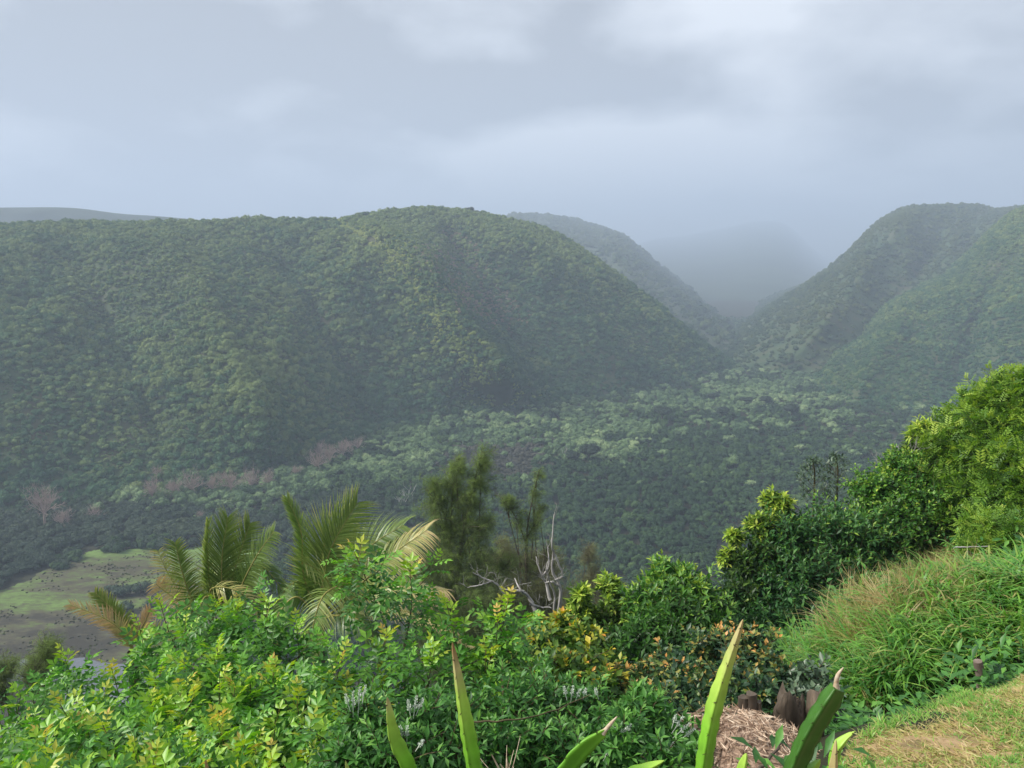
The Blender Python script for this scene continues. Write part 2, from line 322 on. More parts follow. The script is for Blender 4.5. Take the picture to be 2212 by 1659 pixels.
hill('hill_with_long_ridge', [(-420, 1230, -420, 500, 560), (-200, 1150, -200, 492, 575), (0, 1105, 30, 487, 600), (170, 1085, 200, 486, 625), (420, 1065, 400, 483, 650), (600, 1020, 560, 477, 680), (740, 965, 690, 478, 700),
      (860, 925, 780, 468, 730), (1000, 905, 850, 460, 760), (1130, 885, 930, 452, 790), (1250, 870, 1000, 458, 810), (1370, 850, 1060, 468, 830), (1450, 835, 1140, 482, 840), (1520, 822, 1200, 515, 850), (1560, 812, 1260, 562, 852),
      (1585, 806, 1340, 632, 858), (1600, 802, 1440, 706, 862), (1606, 800, 1500, 738, 864), (1612, 798, 1550, 772, 866), (1616, 797, 1600, 800, 868)],
     [([(760, 470), (850, 540), (905, 620), (960, 700), (1010, 760), (1080, 850)], 74, 60), ([(960, 480), (1030, 580), (1100, 680), (1160, 780), (1220, 860)], -48, 55),
      ([(1080, 490), (1180, 600), (1260, 700), (1330, 790), (1400, 860)], 34, 45), ([(330, 480), (420, 600), (520, 800), (600, 1000)], 34, 70), ([(560, 480), (640, 600), (740, 780), (820, 940)], -34, 60), ([(120, 490), (200, 640), (300, 860), (380, 1040)], -28, 70), ([(1260, 600), (1330, 680), (1420, 780), (1480, 830)], -9, 30)],
     22, 110, under, slant=.7, seed=3, nu=420, calm=([0, 1080, 1280, 1450], [1, .9, .3, .12]))
hill('hill_behind_the_ridge', [(700, 760, 900, 500, 2275), (1000, 765, 1080, 470, 2340), (1250, 770, 1130, 465, 2405), (1350, 770, 1200, 468, 2470), (1450, 765, 1260, 480, 2535), (1520, 760, 1330, 505, 2574), (1570, 758, 1400, 558, 2600), (1600, 756, 1480, 620, 2626),
      (1620, 754, 1550, 668, 2652), (1640, 752, 1610, 720, 2678), (1660, 750, 1680, 745, 2704)], [([(1130, 470), (1300, 560), (1450, 680), (1520, 760)], 30, 40)], 40, 220, farm, seed=7, shape=1.2)
hill('hill_at_the_valley_head', [(1100, 660, 1300, 560, 8500), (1350, 655, 1400, 520, 8600), (1450, 652, 1480, 508, 8700), (1550, 650, 1570, 492, 8700), (1620, 650, 1640, 478, 8750), (1680, 650, 1700, 486, 8800), (1730, 652, 1750, 530, 8800), (1790, 654, 1800, 565, 8800),
      (1850, 655, 1860, 570, 8800), (1950, 655, 1980, 540, 8800)], [], 8, 900, farm0, seed=9, shape=1.2)
hill('hill_under_the_low_cloud', [(-500, 690, -400, 455, 1400), (-100, 690, -100, 450, 1410), (50, 690, 50, 449, 1420), (200, 690, 160, 450, 1440), (300, 690, 260, 462, 1460), (400, 690, 350, 468, 1480), (500, 690, 480, 480, 1500), (700, 690, 700, 500, 1600)],
     [], 40, 500, farm0, seed=12, shape=1.2)
hill('hill_across_the_valley_mouth', [(1530, 790, 1560, 706, 1403), (1570, 800, 1620, 690, 1408), (1610, 805, 1700, 642, 1420), (1640, 808, 1780, 590, 1437), (1670, 810, 1850, 534, 1454), (1710, 812, 1900, 482, 1466), (1760, 815, 1945, 456, 1483), (1820, 818, 2000, 446, 1494),
      (1900, 820, 2100, 443, 1506), (2000, 822, 2150, 451, 1517), (2150, 825, 2240, 446, 1529), (2300, 830, 2400, 440, 1540), (2600, 840, 2700, 440, 1552)],
     [([(2000, 450), (1900, 560), (1800, 700), (1700, 800)], 44, 45), ([(2060, 450), (2000, 560), (1900, 700), (1800, 800)], -46, 45)], 40, 170, under, slant=-.6, seed=15, nu=300, shape=1.1)
hill('spur_facing_the_ridge', [(1735, 800, 1742, 792, 1060), (1745, 815, 1780, 765, 1060), (1760, 835, 1850, 705, 1060), (1790, 858, 1920, 650, 1050), (1835, 875, 1985, 608, 1040), (1900, 888, 2050, 582, 1025), (1990, 892, 2100, 540, 1010), (2090, 890, 2150, 490, 990), (2180, 890, 2215, 448, 960),
      (2300, 895, 2330, 430, 930), (2500, 900, 2500, 420, 900)],
     [([(2050, 590), (1985, 650), (1935, 730), (1880, 800), (1850, 870)], 40, 45), ([(2180, 560), (2130, 650), (2090, 740), (2060, 860)], -44, 50), ([(2300, 560), (2260, 700), (2220, 860)], 14, 40)],
     22, 110, under, slant=-.6, seed=21, nu=300, shape=1.1)

# ---------------------------------------------------------------- forest crowns (instanced: nobody could count them)
def crown_tpl(seed, n=330, size=.21, flat=.75, lump=.28, ring=False, core=True):
    r = np.random.default_rng(seed); L_ = 6
    lob = norm(r.normal(size=(L_, 3)) * [1, 1, .6] + [0, 0, .25]) * [.5, .5, .35]; lr = r.uniform(.42, .62, L_)
    V = []; F = []; T = []
    for k in range(n):
        a = r.integers(L_); d = norm(r.normal(size=3) + [0, 0, .55]); p_ = lob[a] + d * lr[a] * r.uniform(.75, 1.08); p_[2] *= flat
        nn = norm(d + r.normal(size=3) * .55 + [0, 0, .35]); tx = norm(np.cross(nn, r.normal(size=3))); ty = np.cross(nn, tx); s = size * r.uniform(.6, 1.3)
        b = len(V); V += [p_ - tx * s * .6, p_ + ty * s * .35 + nn * s * .1, p_ + tx * s * .6, p_ - ty * s * .35 + nn * s * .1]; F.append((b, b + 1, b + 2, b + 3)); T += [np.clip(.5 + r.normal() * .3, 0, 1)] * 4
    if core:
        for a in range(L_):
            th, ph = np.meshgrid(np.linspace(0, math.pi, 5), np.arange(6) * math.pi / 3, indexing='ij')
            S = np.stack([np.sin(th) * np.cos(ph), np.sin(th) * np.sin(ph), np.cos(th)], -1) * lr[a] * .8 + lob[a]; S[..., 2] *= flat
            b = len(V); V += list(S.reshape(-1, 3)); T += [.3] * 30
            for i in range(4):
                for j in range(6): F.append((b + i * 6 + j, b + i * 6 + (j + 1) % 6, b + (i + 1) * 6 + (j + 1) % 6, b + (i + 1) * 6 + j))
        # short trunk
        b = len(V); q = np.array([[.06, 0], [0, .06], [-.06, 0], [0, -.06]])
        V += [np.r_[x, -1.3] for x in q] + [np.r_[x * .7, 0] for x in q]; T += [0] * 8
        F += [(b + i, b + (i + 1) % 4, b + 4 + (i + 1) % 4, b + 4 + i) for i in range(4)]
    return np.array(V), np.array(F), np.array(T)
def scatter(name, pts, scl, srcs, label):
    """instances of srcs on pts"""
    me = bpy.data.meshes.new(name); n = len(pts); me.vertices.add(n); me.vertices.foreach_set('co', np.asarray(pts, np.float32).ravel())
    a = me.attributes.new('scl', 'FLOAT_VECTOR', 'POINT'); s = np.asarray(scl)[:, None] * np.c_[R.uniform(.85, 1.15, n), R.uniform(.85, 1.15, n), R.uniform(.7, 1.5, n)]; a.data.foreach_set('vector', s.astype(np.float32).ravel())
    a = me.attributes.new('rot', 'FLOAT_VECTOR', 'POINT'); a.data.foreach_set('vector', np.c_[R.normal(0, .22, n), R.normal(0, .22, n), R.uniform(0, 6.28, n)].astype(np.float32).ravel())
    a = me.attributes.new('pick', 'INT', 'POINT'); a.data.foreach_set('value', R.integers(0, len(srcs), n).astype(np.int32))
    o = bpy.data.objects.new(name, me); C.objects.link(o); tag(o, label, kind='stuff')
    g = bpy.data.node_groups.new(name, 'GeometryNodeTree'); g.interface.new_socket('Geometry', in_out='INPUT', socket_type='NodeSocketGeometry'); g.interface.new_socket('Geometry', in_out='OUTPUT', socket_type='NodeSocketGeometry')
    gi = N(g, 'NodeGroupInput'); go = N(g, 'NodeGroupOutput'); j = N(g, 'GeometryNodeJoinGeometry'); ip = N(g, 'GeometryNodeInstanceOnPoints')
    for sobj in srcs:
        oi = N(g, 'GeometryNodeObjectInfo'); oi.inputs['Object'].default_value = sobj; oi.inputs['As Instance'].default_value = True; L(g, oi.outputs['Geometry'], j.inputs[0])
    L(g, gi.outputs[0], ip.inputs['Points']); L(g, j.outputs[0], ip.inputs['Instance']); ip.inputs['Pick Instance'].default_value = True
    for nm, ty, so in (('scl', 'FLOAT_VECTOR', 'Scale'), ('rot', 'FLOAT_VECTOR', 'Rotation'), ('pick', 'INT', 'Instance Index')):
        na_ = N(g, 'GeometryNodeInputNamedAttribute', data_type=ty); na_.inputs[0].default_value = nm; L(g, na_.outputs[0], ip.inputs[so])
    L(g, ip.outputs[0], go.inputs[0]); md = o.modifiers.new('scatter', 'NODES'); md.node_group = g; return o
def srcset(mt, seeds, **k): return [mesh('crown_shape', *crown_tpl(s, **k)[:2], mt, None, {'tint': crown_tpl(s, **k)[2]}, link=False) for s in seeds]
def on_mesh(name, n):                # random points by area, with the slope normal
    V, F = HILLS[name]; a, b, c, d = (V[F[:, k]] for k in range(4)); cr_ = np.cross(c - a, d - b); ar = np.linalg.norm(cr_, axis=1)
    k = R.choice(len(F), n, p=ar / ar.sum()); u, v = R.random((2, n))
    p_ = (a[k] * (1 - u)[:, None] + b[k] * u[:, None]) * (1 - v)[:, None] + (d[k] * (1 - u)[:, None] + c[k] * u[:, None]) * v[:, None]
    nn = norm(cr_[k]); nn *= np.sign(nn[:, 2:3]) + 1e-9; return p_, nn
def inview(p_, mg=260):
    px, py, dz = proj(p_); return (dz > 0) & (px > -mg) & (px < 2212 + mg) & (py < 2100)

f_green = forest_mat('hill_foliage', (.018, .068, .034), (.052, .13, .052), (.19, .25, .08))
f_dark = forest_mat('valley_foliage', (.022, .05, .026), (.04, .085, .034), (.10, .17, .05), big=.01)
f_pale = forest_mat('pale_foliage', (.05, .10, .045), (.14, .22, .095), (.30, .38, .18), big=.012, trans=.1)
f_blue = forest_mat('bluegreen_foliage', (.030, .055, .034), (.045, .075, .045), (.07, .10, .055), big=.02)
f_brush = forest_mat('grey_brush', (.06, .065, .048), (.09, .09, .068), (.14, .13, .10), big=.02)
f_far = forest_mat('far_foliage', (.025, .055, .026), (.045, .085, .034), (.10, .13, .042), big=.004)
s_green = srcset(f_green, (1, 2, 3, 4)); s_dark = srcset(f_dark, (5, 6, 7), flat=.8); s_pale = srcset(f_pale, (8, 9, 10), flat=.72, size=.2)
s_tan = srcset(forest_mat('tan_brush', (.12, .13, .06), (.22, .18, .12), (.32, .26, .18)), (20, 21)); s_sunlit = srcset(forest_mat('sunlit_scrub_foliage', (.13, .20, .05), (.22, .30, .07), (.34, .38, .11)), (18, 19)); s_blue = srcset(f_blue, (11, 12), flat=.65); s_brush = srcset(f_brush, (13, 14), size=.13, flat=.7); s_far = srcset(f_far, (15, 16), n=120, size=.35)  # scrub colour lightened to carry the sunlit spur crest
def hill_wood(hn, n, smin, smax, srcs, label, name):
    p_, nn = on_mesh(hn, n); keep = inview(p_) & ((np.einsum('ij,ij->i', nn, norm(np.array([0, 0, CAMZ]) - p_)) > -.15) | (nn[:, 2] < .45)) & (p_[:, 2] > -2)
    p_ = p_[keep]; big = vnoise(p_[:, 0] / 38, p_[:, 2] / 22 + p_[:, 1] / 60, 91); s = (smin + (smax - smin) * R.random(len(p_)) ** 3) * (.62 + .76 * big)
    if hn == 'hill_with_long_ridge':
        px, py, _ = proj(p_); sx = np.interp(py, [465, 540, 620, 700, 760, 860], [720, 850, 905, 960, 1010, 1080]); lim = (np.abs(px - sx + 12) < R.exponential(34, len(px))) & (py < 880); q = p_[lim]; scatter('sunlit_spur_scrub', q, R.uniform(1.0, 2.4, len(q)), s_sunlit, 'yellow-green scrub along the crest of the descending spur, sunlight put into its pale colour'); p_ = p_[~lim]; s = s[~lim]; px = px[~lim]; py = py[~lim]  # paler scrub along the crest stands in for sunlight on the spur
        tan = in_poly(px + R.normal(0, 12, len(px)), py + R.normal(0, 10, len(px)), [(900, 530), (1000, 490), (1070, 590), (1150, 680), (1100, 720), (1000, 670), (940, 610)]) & (R.random(len(px)) < .5)
        q = p_[tan]; scatter('dry_brush', q + [0, 0, .4], R.uniform(1.0, 2.0, len(q)), s_tan, 'tan dry brush in the hollow right of the lit spur'); p_ = p_[~tan]; s = s[~tan]
    p_[:, 2] += s * .35; return scatter(name, p_, s, srcs, label)
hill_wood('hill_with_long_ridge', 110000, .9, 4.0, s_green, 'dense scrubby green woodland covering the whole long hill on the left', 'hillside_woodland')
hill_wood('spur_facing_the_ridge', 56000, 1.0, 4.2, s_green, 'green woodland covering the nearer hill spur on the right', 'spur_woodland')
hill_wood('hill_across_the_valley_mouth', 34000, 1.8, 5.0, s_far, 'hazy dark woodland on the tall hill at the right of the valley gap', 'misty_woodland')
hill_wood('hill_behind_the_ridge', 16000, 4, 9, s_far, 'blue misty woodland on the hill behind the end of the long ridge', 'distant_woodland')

# valley floor
def floor_pts(n, d0=150, d1=1500):
    th = R.uniform(rad(-42), rad(42), n); d = np.sqrt(R.uniform(d0 ** 2, d1 ** 2, n)); return np.stack([d * np.sin(th), d * np.cos(th), np.zeros(n)], -1)
fp = np.vstack([floor_pts(150000, 150, 1450), floor_pts(16000, 150, 520)]); fp = fp[inview(fp, 200)]; fx, fy, _ = proj(fp)
fp[:, 2] = G(fp[:, 0], fp[:, 1])
wob = 26 * (vnoise(fp[:, 0] / 30, fp[:, 1] / 30, 40) - .5) * 2; wx = fx + 2 * wob + R.normal(0, 26, len(fx)); wy = fy + wob * .6 + R.normal(0, 11, len(fx))
wob0 = 20 * (vnoise(fp[:, 0] / 9, fp[:, 1] / 9, 44) - .5) * 2; mead = in_poly(fx + 1.2 * wob0, fy + .5 * wob0, [(a - 14, b + 3) for a, b in MEADOW]) | in_poly(fx, fy, POND)
steep = fp[:, 2] > 3
PALE = [(250, 1075), (420, 1062), (600, 1045), (720, 1000), (860, 925), (1130, 880), (1300, 866), (1450, 838), (1600, 798), (1760, 798), (1800, 850), (1760, 862), (1620, 880), (1500, 922), (1350, 950), (1200, 962), (1080, 950), (980, 975), (930, 1000), (830, 1060), (700, 1085), (560, 1105), (400, 1105), (260, 1100)]
PALE2 = [(1150, 965), (1370, 960), (1380, 985), (1270, 1005), (1190, 1000)]; PALE3 = [(1680, 888), (1950, 885), (2160, 895), (2130, 925), (1980, 935), (1820, 925), (1700, 915)]
BRUSH = [(930, 1010), (1010, 965), (1110, 950), (1300, 962), (1250, 985), (1180, 1015), (1060, 1030), (950, 1030)]
BLUE = [(-200, 1120), (250, 1100), (520, 1110), (800, 1080), (900, 1100), (880, 1190), (560, 1210), (430, 1200), (180, 1200), (-200, 1400)]
dk = vnoise(fp[:, 0] / 22 + 7, fp[:, 1] / 22, 77)
pale = (in_poly(wx, wy, PALE) & (dk > .36) & (R.random(len(fx)) < .88)) | (in_poly(wx, wy, PALE2) & (dk > .3)) | (in_poly(wx, wy, PALE3) & (dk > .5)) | (in_poly(wx, wy, [(1450, 850), (1650, 790), (1800, 800), (1900, 900), (1700, 930), (1500, 920)]) & (dk > .45) & (R.random(len(fx)) < .6)) | ((R.random(len(fx)) < .03) & (fy < 1060)); brush = in_poly(wx, wy, BRUSH) & ~pale; blue = in_poly(wx, wy, BLUE) & ~pale & ~brush
rnd = R.random(len(fp)); base = ~mead & ~steep
near = np.hypot(fp[:, 0], fp[:, 1])
thin = rnd < np.clip(1.15 - (near - 300) / 1400, .35, 1)
def wood(name, mask, smin, smax, srcs, label, pw=2.0, frac=1.0):
    k = mask & base & thin & (R.random(len(fp)) < frac); q = fp[k].copy(); s = smin + (smax - smin) * R.random(len(q)) ** pw; q[:, 2] += s * .8; return scatter(name, q, s, srcs, label)
wood('valley_woodland', ~pale & ~brush & ~blue, 1.5, 3.0, s_dark, 'dark even woodland filling the valley floor', 1.6, .62)
wood('pale_woodland', pale, 1.5, 3.9, s_pale, 'pale silvery-green treetops along the foot of the long hill', 1.6, .75)
wood('grey_brush', brush, 1.0, 2.2, s_brush, 'grey-brown low brush in the middle of the valley', 1.4, .9)
wood('valley_thicket', blue, 1.3, 3.0, s_blue, 'blue-green thicket around the meadow', 1.6, .95)

mp_ = floor_pts(60000, 150, 330); mx_, my_, _ = proj(mp_); kk = in_poly(mx_, my_, [(a, b + 4) for a, b in MEADOW]) & ~in_poly(mx_, my_, [(a, b) for a, b in POND]); mp_ = mp_[kk]
kk = vnoise(mp_[:, 0] / 9, mp_[:, 1] / 5, 55) + R.normal(0, .12, len(mp_)) > .5; mp_ = mp_[kk][:1500] + [0, 0, .4]
scatter('marsh_tussocks', mp_, R.uniform(.18, .5, len(mp_)), srcset(forest_mat('tussock', (.035, .034, .024), (.06, .065, .03), (.10, .15, .04), big=.03), (71, 72), flat=.5, n=160, size=.4), 'small dark and green tussocks dotted over the marshy meadow')

# ---------------------------------------------------------------- plants near the camera
def pinnate(pairs, ll, lw, rise=.25, term=True):
    it = []
    for k in range(pairs):
        x = .22 + .68 * k / max(pairs - 1, 1)
        for s in (-1, 1):
            it.append(((x, 0, -.12 * x * x), (.55, s * .85, -.05), (0, 0, 1), ll * (1 - .25 * abs(x - .55)), lw, (k / pairs) * .12))
    if term: it.append(((.92, 0, -.11), (1, 0, -.15), (0, 0, 1), ll, lw, .12))
    V, F, T = leafset(it); b = len(V)
    V = np.vstack([V, [(0, -.008, 0), (0, .008, 0), (.95, .004, -.11), (.95, -.004, -.11)]]); F = np.vstack([F, [(b, b + 1, b + 2, b + 3)]]); return V, F, np.r_[T, [.3] * 4]
T_PIN = pinnate(3, .50, .22)
T_LEAF = leafset([((0, 0, 0), (1, 0, 0), (0, 0, 1), 1, .34, 0)])
T_WIDE = leafset([((0, 0, 0), (1, 0, 0), (0, 0, 1), 1, .55, 0)])
T_LONG = leafset([((0, 0, 0), (1, 0, 0), (0, 0, 1), 1, .2, 0)], droop=.3)
def needle_tpl(n=16, w_=.022, seed=4, dr=.55):
    r = np.random.default_rng(seed); V = []; F = []
    for k in range(n):
        d = norm(np.array([1, 0, 0]) + r.normal(size=3) * .38); s = norm(np.cross(d, r.normal(size=3))) * w_ * .5; l = r.uniform(.6, 1.1); b = len(V); st = np.array([r.uniform(0, .35), 0, 0])
        m_ = st + d * l * .5 - np.array([0, 0, dr * .12]); e = st + d * l - np.array([0, 0, dr * .5 * l]); V += [st - s, st + s, m_ + s, m_ - s, e + s * .4, e - s * .4]; F += [(b, b + 1, b + 2, b + 3), (b + 3, b + 2, b + 4, b + 5)]
    return np.array(V), np.array(F), np.zeros(len(V))
T_NEEDLE = needle_tpl(14, .014)
T_SPRAY = leafset([((k * .11, 0, -.02 * k), (.6, (-1) ** k * .75, .1), (0, 0, 1), .40, .15, 0) for k in range(9)], droop=.2)

LM = dict(
    pepper=leaf_mat('pepper_leaf', [(0, (.036, .11, .022)), (.3, (.08, .24, .034)), (.55, (.20, .44, .05)), (.8, (.34, .54, .055)), (.94, (.52, .52, .08)), (1, (.66, .44, .12))], .32, .42, .4),
    dark=leaf_mat('dark_glossy_leaf', [(0, (.022, .065, .026)), (.5, (.045, .14, .035)), (.85, (.12, .28, .05)), (1, (.28, .42, .06))], .28, .42, .35),
    mid=leaf_mat('mid_green_leaf', [(0, (.025, .07, .018)), (.5, (.07, .20, .028)), (.8, (.20, .38, .05)), (1, (.40, .50, .07))], .3, .42, .4),
    lime=leaf_mat('lime_leaf', [(0, (.03, .07, .02)), (.5, (.14, .25, .035)), (.8, (.42, .58, .08)), (1, (.62, .66, .13))], .35, .45, .35),
    fine=leaf_mat('fine_leaf', [(0, (.035, .08, .018)), (.45, (.11, .23, .03)), (.8, (.25, .40, .05)), (1, (.40, .52, .08))], .35, .5, .3),
    yellow=leaf_mat('yellowing_leaf', [(0, (.025, .065, .02)), (.4, (.08, .18, .03)), (.7, (.28, .36, .05)), (.9, (.55, .45, .05)), (1, (.60, .28, .05))], .32, .45, .35),
    orange=leaf_mat('glossy_leaf_with_rusty_tips', [(0, (.025, .06, .03)), (.4, (.05, .12, .045)), (.62, (.15, .22, .05)), (.8, (.42, .32, .08)), (1, (.62, .30, .09))], .26, .4, .35),
    needle=leaf_mat('ironwood_needle', [(0, (.09, .12, .05)), (.5, (.14, .20, .06)), (1, (.24, .34, .08))], .35, .6, .2),
    brownneedle=leaf_mat('brown_needle', [(0, (.13, .12, .08)), (.5, (.18, .19, .09)), (1, (.26, .30, .11))], .35, .6, .2),
    grey=leaf_mat('grey_green_leaf', [(0, (.05, .085, .05)), (.6, (.10, .16, .09)), (1, (.2, .28, .15))], .2, .4, .5),
    weed=leaf_mat('weed_leaf', [(0, (.03, .095, .026)), (.5, (.075, .22, .042)), (1, (.2, .42, .07))], .28, .45, .35))

def shoots(mbL, mbS, B, Tp, nl, tpl, size, t0=.25, tip_t=.9, low_t=.2, stem_r=.006, el0=.1, el1=1.1, gap=.2, ga=2.4, wind=(0, 0, 0), tvar=.1, stem=True):
    """leafy shoots from points B to tips Tp; young leaves crowd the tip"""
    for a in range(len(B)):
        b = B[a]; tp = Tp[a]; ax = tp - b; ln = np.linalg.norm(ax); n = max(3, int(nl * R.uniform(.8, 1.2)))
        mid = (b + tp) / 2 + R.normal(0, .06, 3) * ln
        s = gap + (1 - gap) * (np.arange(n) + .5) / n; s = s ** .85
        c = curve([b, mid, tp], 12); Q = np.stack([np.interp(s, np.linspace(0, 1, 12), c[:, k]) for k in range(3)], -1)
        if stem: tube(mbS, c, np.linspace(stem_r, stem_r * .35, 12), 4)
        axn = norm(ax); u = norm(np.cross(axn, [.3, .9, .1])); v = np.cross(axn, u)
        az = np.arange(n) * ga + R.uniform(0, 6); el = el0 + (el1 - el0) * s ** 2.2 + R.normal(0, .15, n)
        D = (np.cos(az)[:, None] * u + np.sin(az)[:, None] * v) * np.cos(el)[:, None] + axn * np.sin(el)[:, None] + np.array(wind) + [0, 0, .12]
        tt = low_t + (tip_t - low_t) * np.clip((s - .4) / .6, 0, 1) ** 1.3 + R.normal(0, tvar, n)
        sz = size * (1.05 - .55 * np.clip((s - .6) / .4, 0, 1) ** 2) * R.uniform(.75, 1.2, n)
        stamp(mbL, tpl, Q, basis(D, roll=R.normal(0, .35, n)), sz, np.clip(tt, 0, 1))
def trunkto(mb, base, pts, r0=.03, n=8):
    for q in pts:
        m1 = base * .6 + q * .4 + R.normal(0, .05, 3) * np.linalg.norm(q - base); m1[2] = base[2] * .5 + q[2] * .5
        tube(mb, curve([base, m1, q], n), np.linspace(r0, r0 * .3, n), 6)
def lobes_world(lobes):
    o = []
    for px, py, Y, rp in lobes: c = P(px, py, Y); o.append((c, rp / 1671 * np.linalg.norm(c - [0, 0, CAMZ])))
    return o
def bush(name, label, cat, lobes, style, tpl, size, dens=26, nl=12, tip=.8, low=.15, stem_mat=None, group=None, foot=None, trunk_r=.03, up=.35, wind=(0, 0, 0), tvar=.1, el=(0, 1.1), fill=1.0, stem_r=.006, trunkname='stem'):
    loose = tpl is T_NEEDLE; W = lobes_world([l[:4] for l in lobes]); cen = np.mean([c for c, r in W], 0)
    if foot is not None: fxy = P(*foot)[:2]
    else: fxy = cen[:2]
    g = Gp(*fxy); e = empty(name, (fxy[0], fxy[1], g), label, cat, group); bpy.context.view_layer.update() if False else None
    mL = MB(); mS = MB()
    for k, (c, r) in enumerate(W):
        extra = lobes[k][4] if len(lobes[k]) > 4 else 0.0
        n = int(dens * (r / .5) ** 1.6 * (1 + 0 * r)) + 8; n = min(n, 260)
        d = norm(R.normal(size=(n, 3)) + [0, -.25, up]); rr_ = r * (R.uniform(.35, 1.5, n) if loose else R.uniform(.55, 1.28, n)) * (1 + .15 * np.sin(d[:, 0] * 5 + d[:, 2] * 4 + k)); tp = c + d * rr_[:, None]
        b = c + d * (rr_ * R.uniform(.1, .45, n))[:, None] - [0, 0, .1 * r]
        shoots(mL, mS, b, tp, nl, tpl, size, tip_t=min(1, tip + extra), low_t=low + extra * .8, wind=wind, tvar=tvar, el0=el[0], el1=el[1], stem_r=stem_r)
        m_ = int(n * nl * .45 * fill); q = c + norm(R.normal(size=(m_, 3))) * (r * R.random(m_) ** .5 * .9)[:, None]
        stamp(mL, tpl, q, basis(R.normal(size=(m_, 3)) + np.array(wind), roll=R.uniform(0, 6, m_)), size * R.uniform(.7, 1.1, m_), np.clip(low + R.normal(0, tvar, m_), 0, 1))
    base = np.array([fxy[0], fxy[1], g - .1]); trunkto(mS, base, [c for c, r in W], trunk_r)
    mL.build('foliage', LM[style], e); mS.build(trunkname, stem_mat or bark_green, e); return e

# -- pepper shrubs filling the lower left
TOP = np.array([(-150, 1600), (-60, 1560), (0, 1520), (45, 1500), (140, 1425), (240, 1450), (300, 1350), (360, 1380), (450, 1305), (520, 1300), (640, 1390), (700, 1390), (770, 1390), (830, 1400), (890, 1400), (960, 1400), (1040, 1430), (1100, 1370), (1160, 1420), (1220, 1470), (1300, 1520), (1340, 1600)], float)
LEAD = [(140, 1420, 6.2), (45, 1500, 5.6), (240, 1440, 6.2), (300, 1350, 6.6), (345, 1300, 7.0), (400, 1340, 6.5), (465, 1300, 6.5), (515, 1300, 6.6), (575, 1300, 6.4), (640, 1345, 6.2), (762, 1185, 6.4), (885, 1228, 6.3), (835, 1370, 5.8),
        (965, 1305, 6.1), (1098, 1292, 6.2), (1050, 1400, 5.8), (940, 1400, 5.6), (1075, 1330, 6.0), (740, 1420, 5.5), (590, 1450, 5.2), (640, 1500, 5.0), (735, 1545, 4.4), (330, 1640, 4.1), (100, 1590, 4.4), (470, 1560, 4.6), (220, 1560, 4.7)]
lead = [(a, b, c) for a, b, c in LEAD]
for row in range(1, 8):
    for px in np.arange(-120, 1190, 66):
        x = px + R.normal(0, 22) + (row % 2) * 33; top = np.interp(x, TOP[:, 0], TOP[:, 1]); y = top + 18 + row * 62 + R.normal(0, 16)
        if y > 1760: continue
        if x > 860 and (y > 1500 or R.random() < .45): continue
        f = (y - top) / max(1720 - top, 60); lead.append((x, y, 6.5 - 2.7 * f ** .8 - (.5 if x < 150 else 0)))
lead = np.array(lead)
CENT = [('bright green pepper shrub with yellow shoot tips rising beside the pond', 60, 1500), ('tall green pepper shrub between the pond and the ragged palm, with lime new shoots', 320, 1420), ('dense lime-tipped pepper shrub directly below the ragged left palm', 530, 1380),
        ('pepper shrub with one tall leafy leader standing before the full palm', 750, 1330), ('tall thin pepper shrub below the orange-tipped palm frond', 900, 1330), ('pepper shrub with a single bright green spike in front of the dead white branches', 1090, 1390),
        ('green pepper shrub filling the bottom left corner', 80, 1640), ('low pepper shrub with rosette shoots at the bottom edge, right of the corner shrub', 330, 1620), ('darker pepper shrub at the bottom edge below the full palm', 600, 1600)]
cc = np.array([(c[1], c[2]) for c in CENT], float)
own = np.argmin(np.abs(lead[:, None, 0] - cc[None, :, 0]) + 1.3 * np.abs(lead[:, None, 1] - cc[None, :, 1]), axis=1)
for k, (lab, px, py) in enumerate(CENT):
    L_ = lead[own == k]
    if not len(L_): continue
    tips = P(L_[:, 0], L_[:, 1], L_[:, 2]); cen = tips.mean(0); cen[2] = Gp(cen[0], cen[1])
    e = empty('pepper_shrub', cen, lab, 'shrub', 'pepper shrubs along the edge of the slope'); mL = MB(); mS = MB()
    n = len(tips); ln = R.uniform(.75, 1.05, n); b = tips + np.c_[R.normal(0, .13, n), R.normal(0, .1, n), -ln]
    shoots(mL, mS, b, tips, 19, T_PIN, .185, tip_t=.86, low_t=.22, stem_r=.008, gap=.12, el0=.1, el1=1.2, tvar=.07)
    for q, (bb, tp) in enumerate(zip(b, tips)):         # side shoots lower down
        m_ = 6; az = R.uniform(0, 6.28, m_); s = R.uniform(.35, .8, m_); st = bb + (tp - bb) * s[:, None]
        en = st + np.c_[np.cos(az) * .26, np.sin(az) * .26 - .05, R.uniform(.05, .3, m_)]
        shoots(mL, mS, st - [0, 0, .05], en, 8, T_PIN, .15, tip_t=.42, low_t=.10, stem_r=.004, el0=0, el1=1.0, tvar=.1)
        m_ = 26; qd = bb + R.normal(0, .2, (m_, 3)) + [0, 0, .1]; stamp(mL, T_PIN, qd, basis(R.normal(size=(m_, 3)) + [0, 0, .2]), .14 * R.uniform(.7, 1.2, m_), np.clip(R.normal(.12, .07, m_), 0, 1))
    trunkto(mS, cen - [0, 0, .1], b[::3], .022, 10)
    mL.build('foliage', LM['pepper'], e); mS.build('stem', bark_green, e)

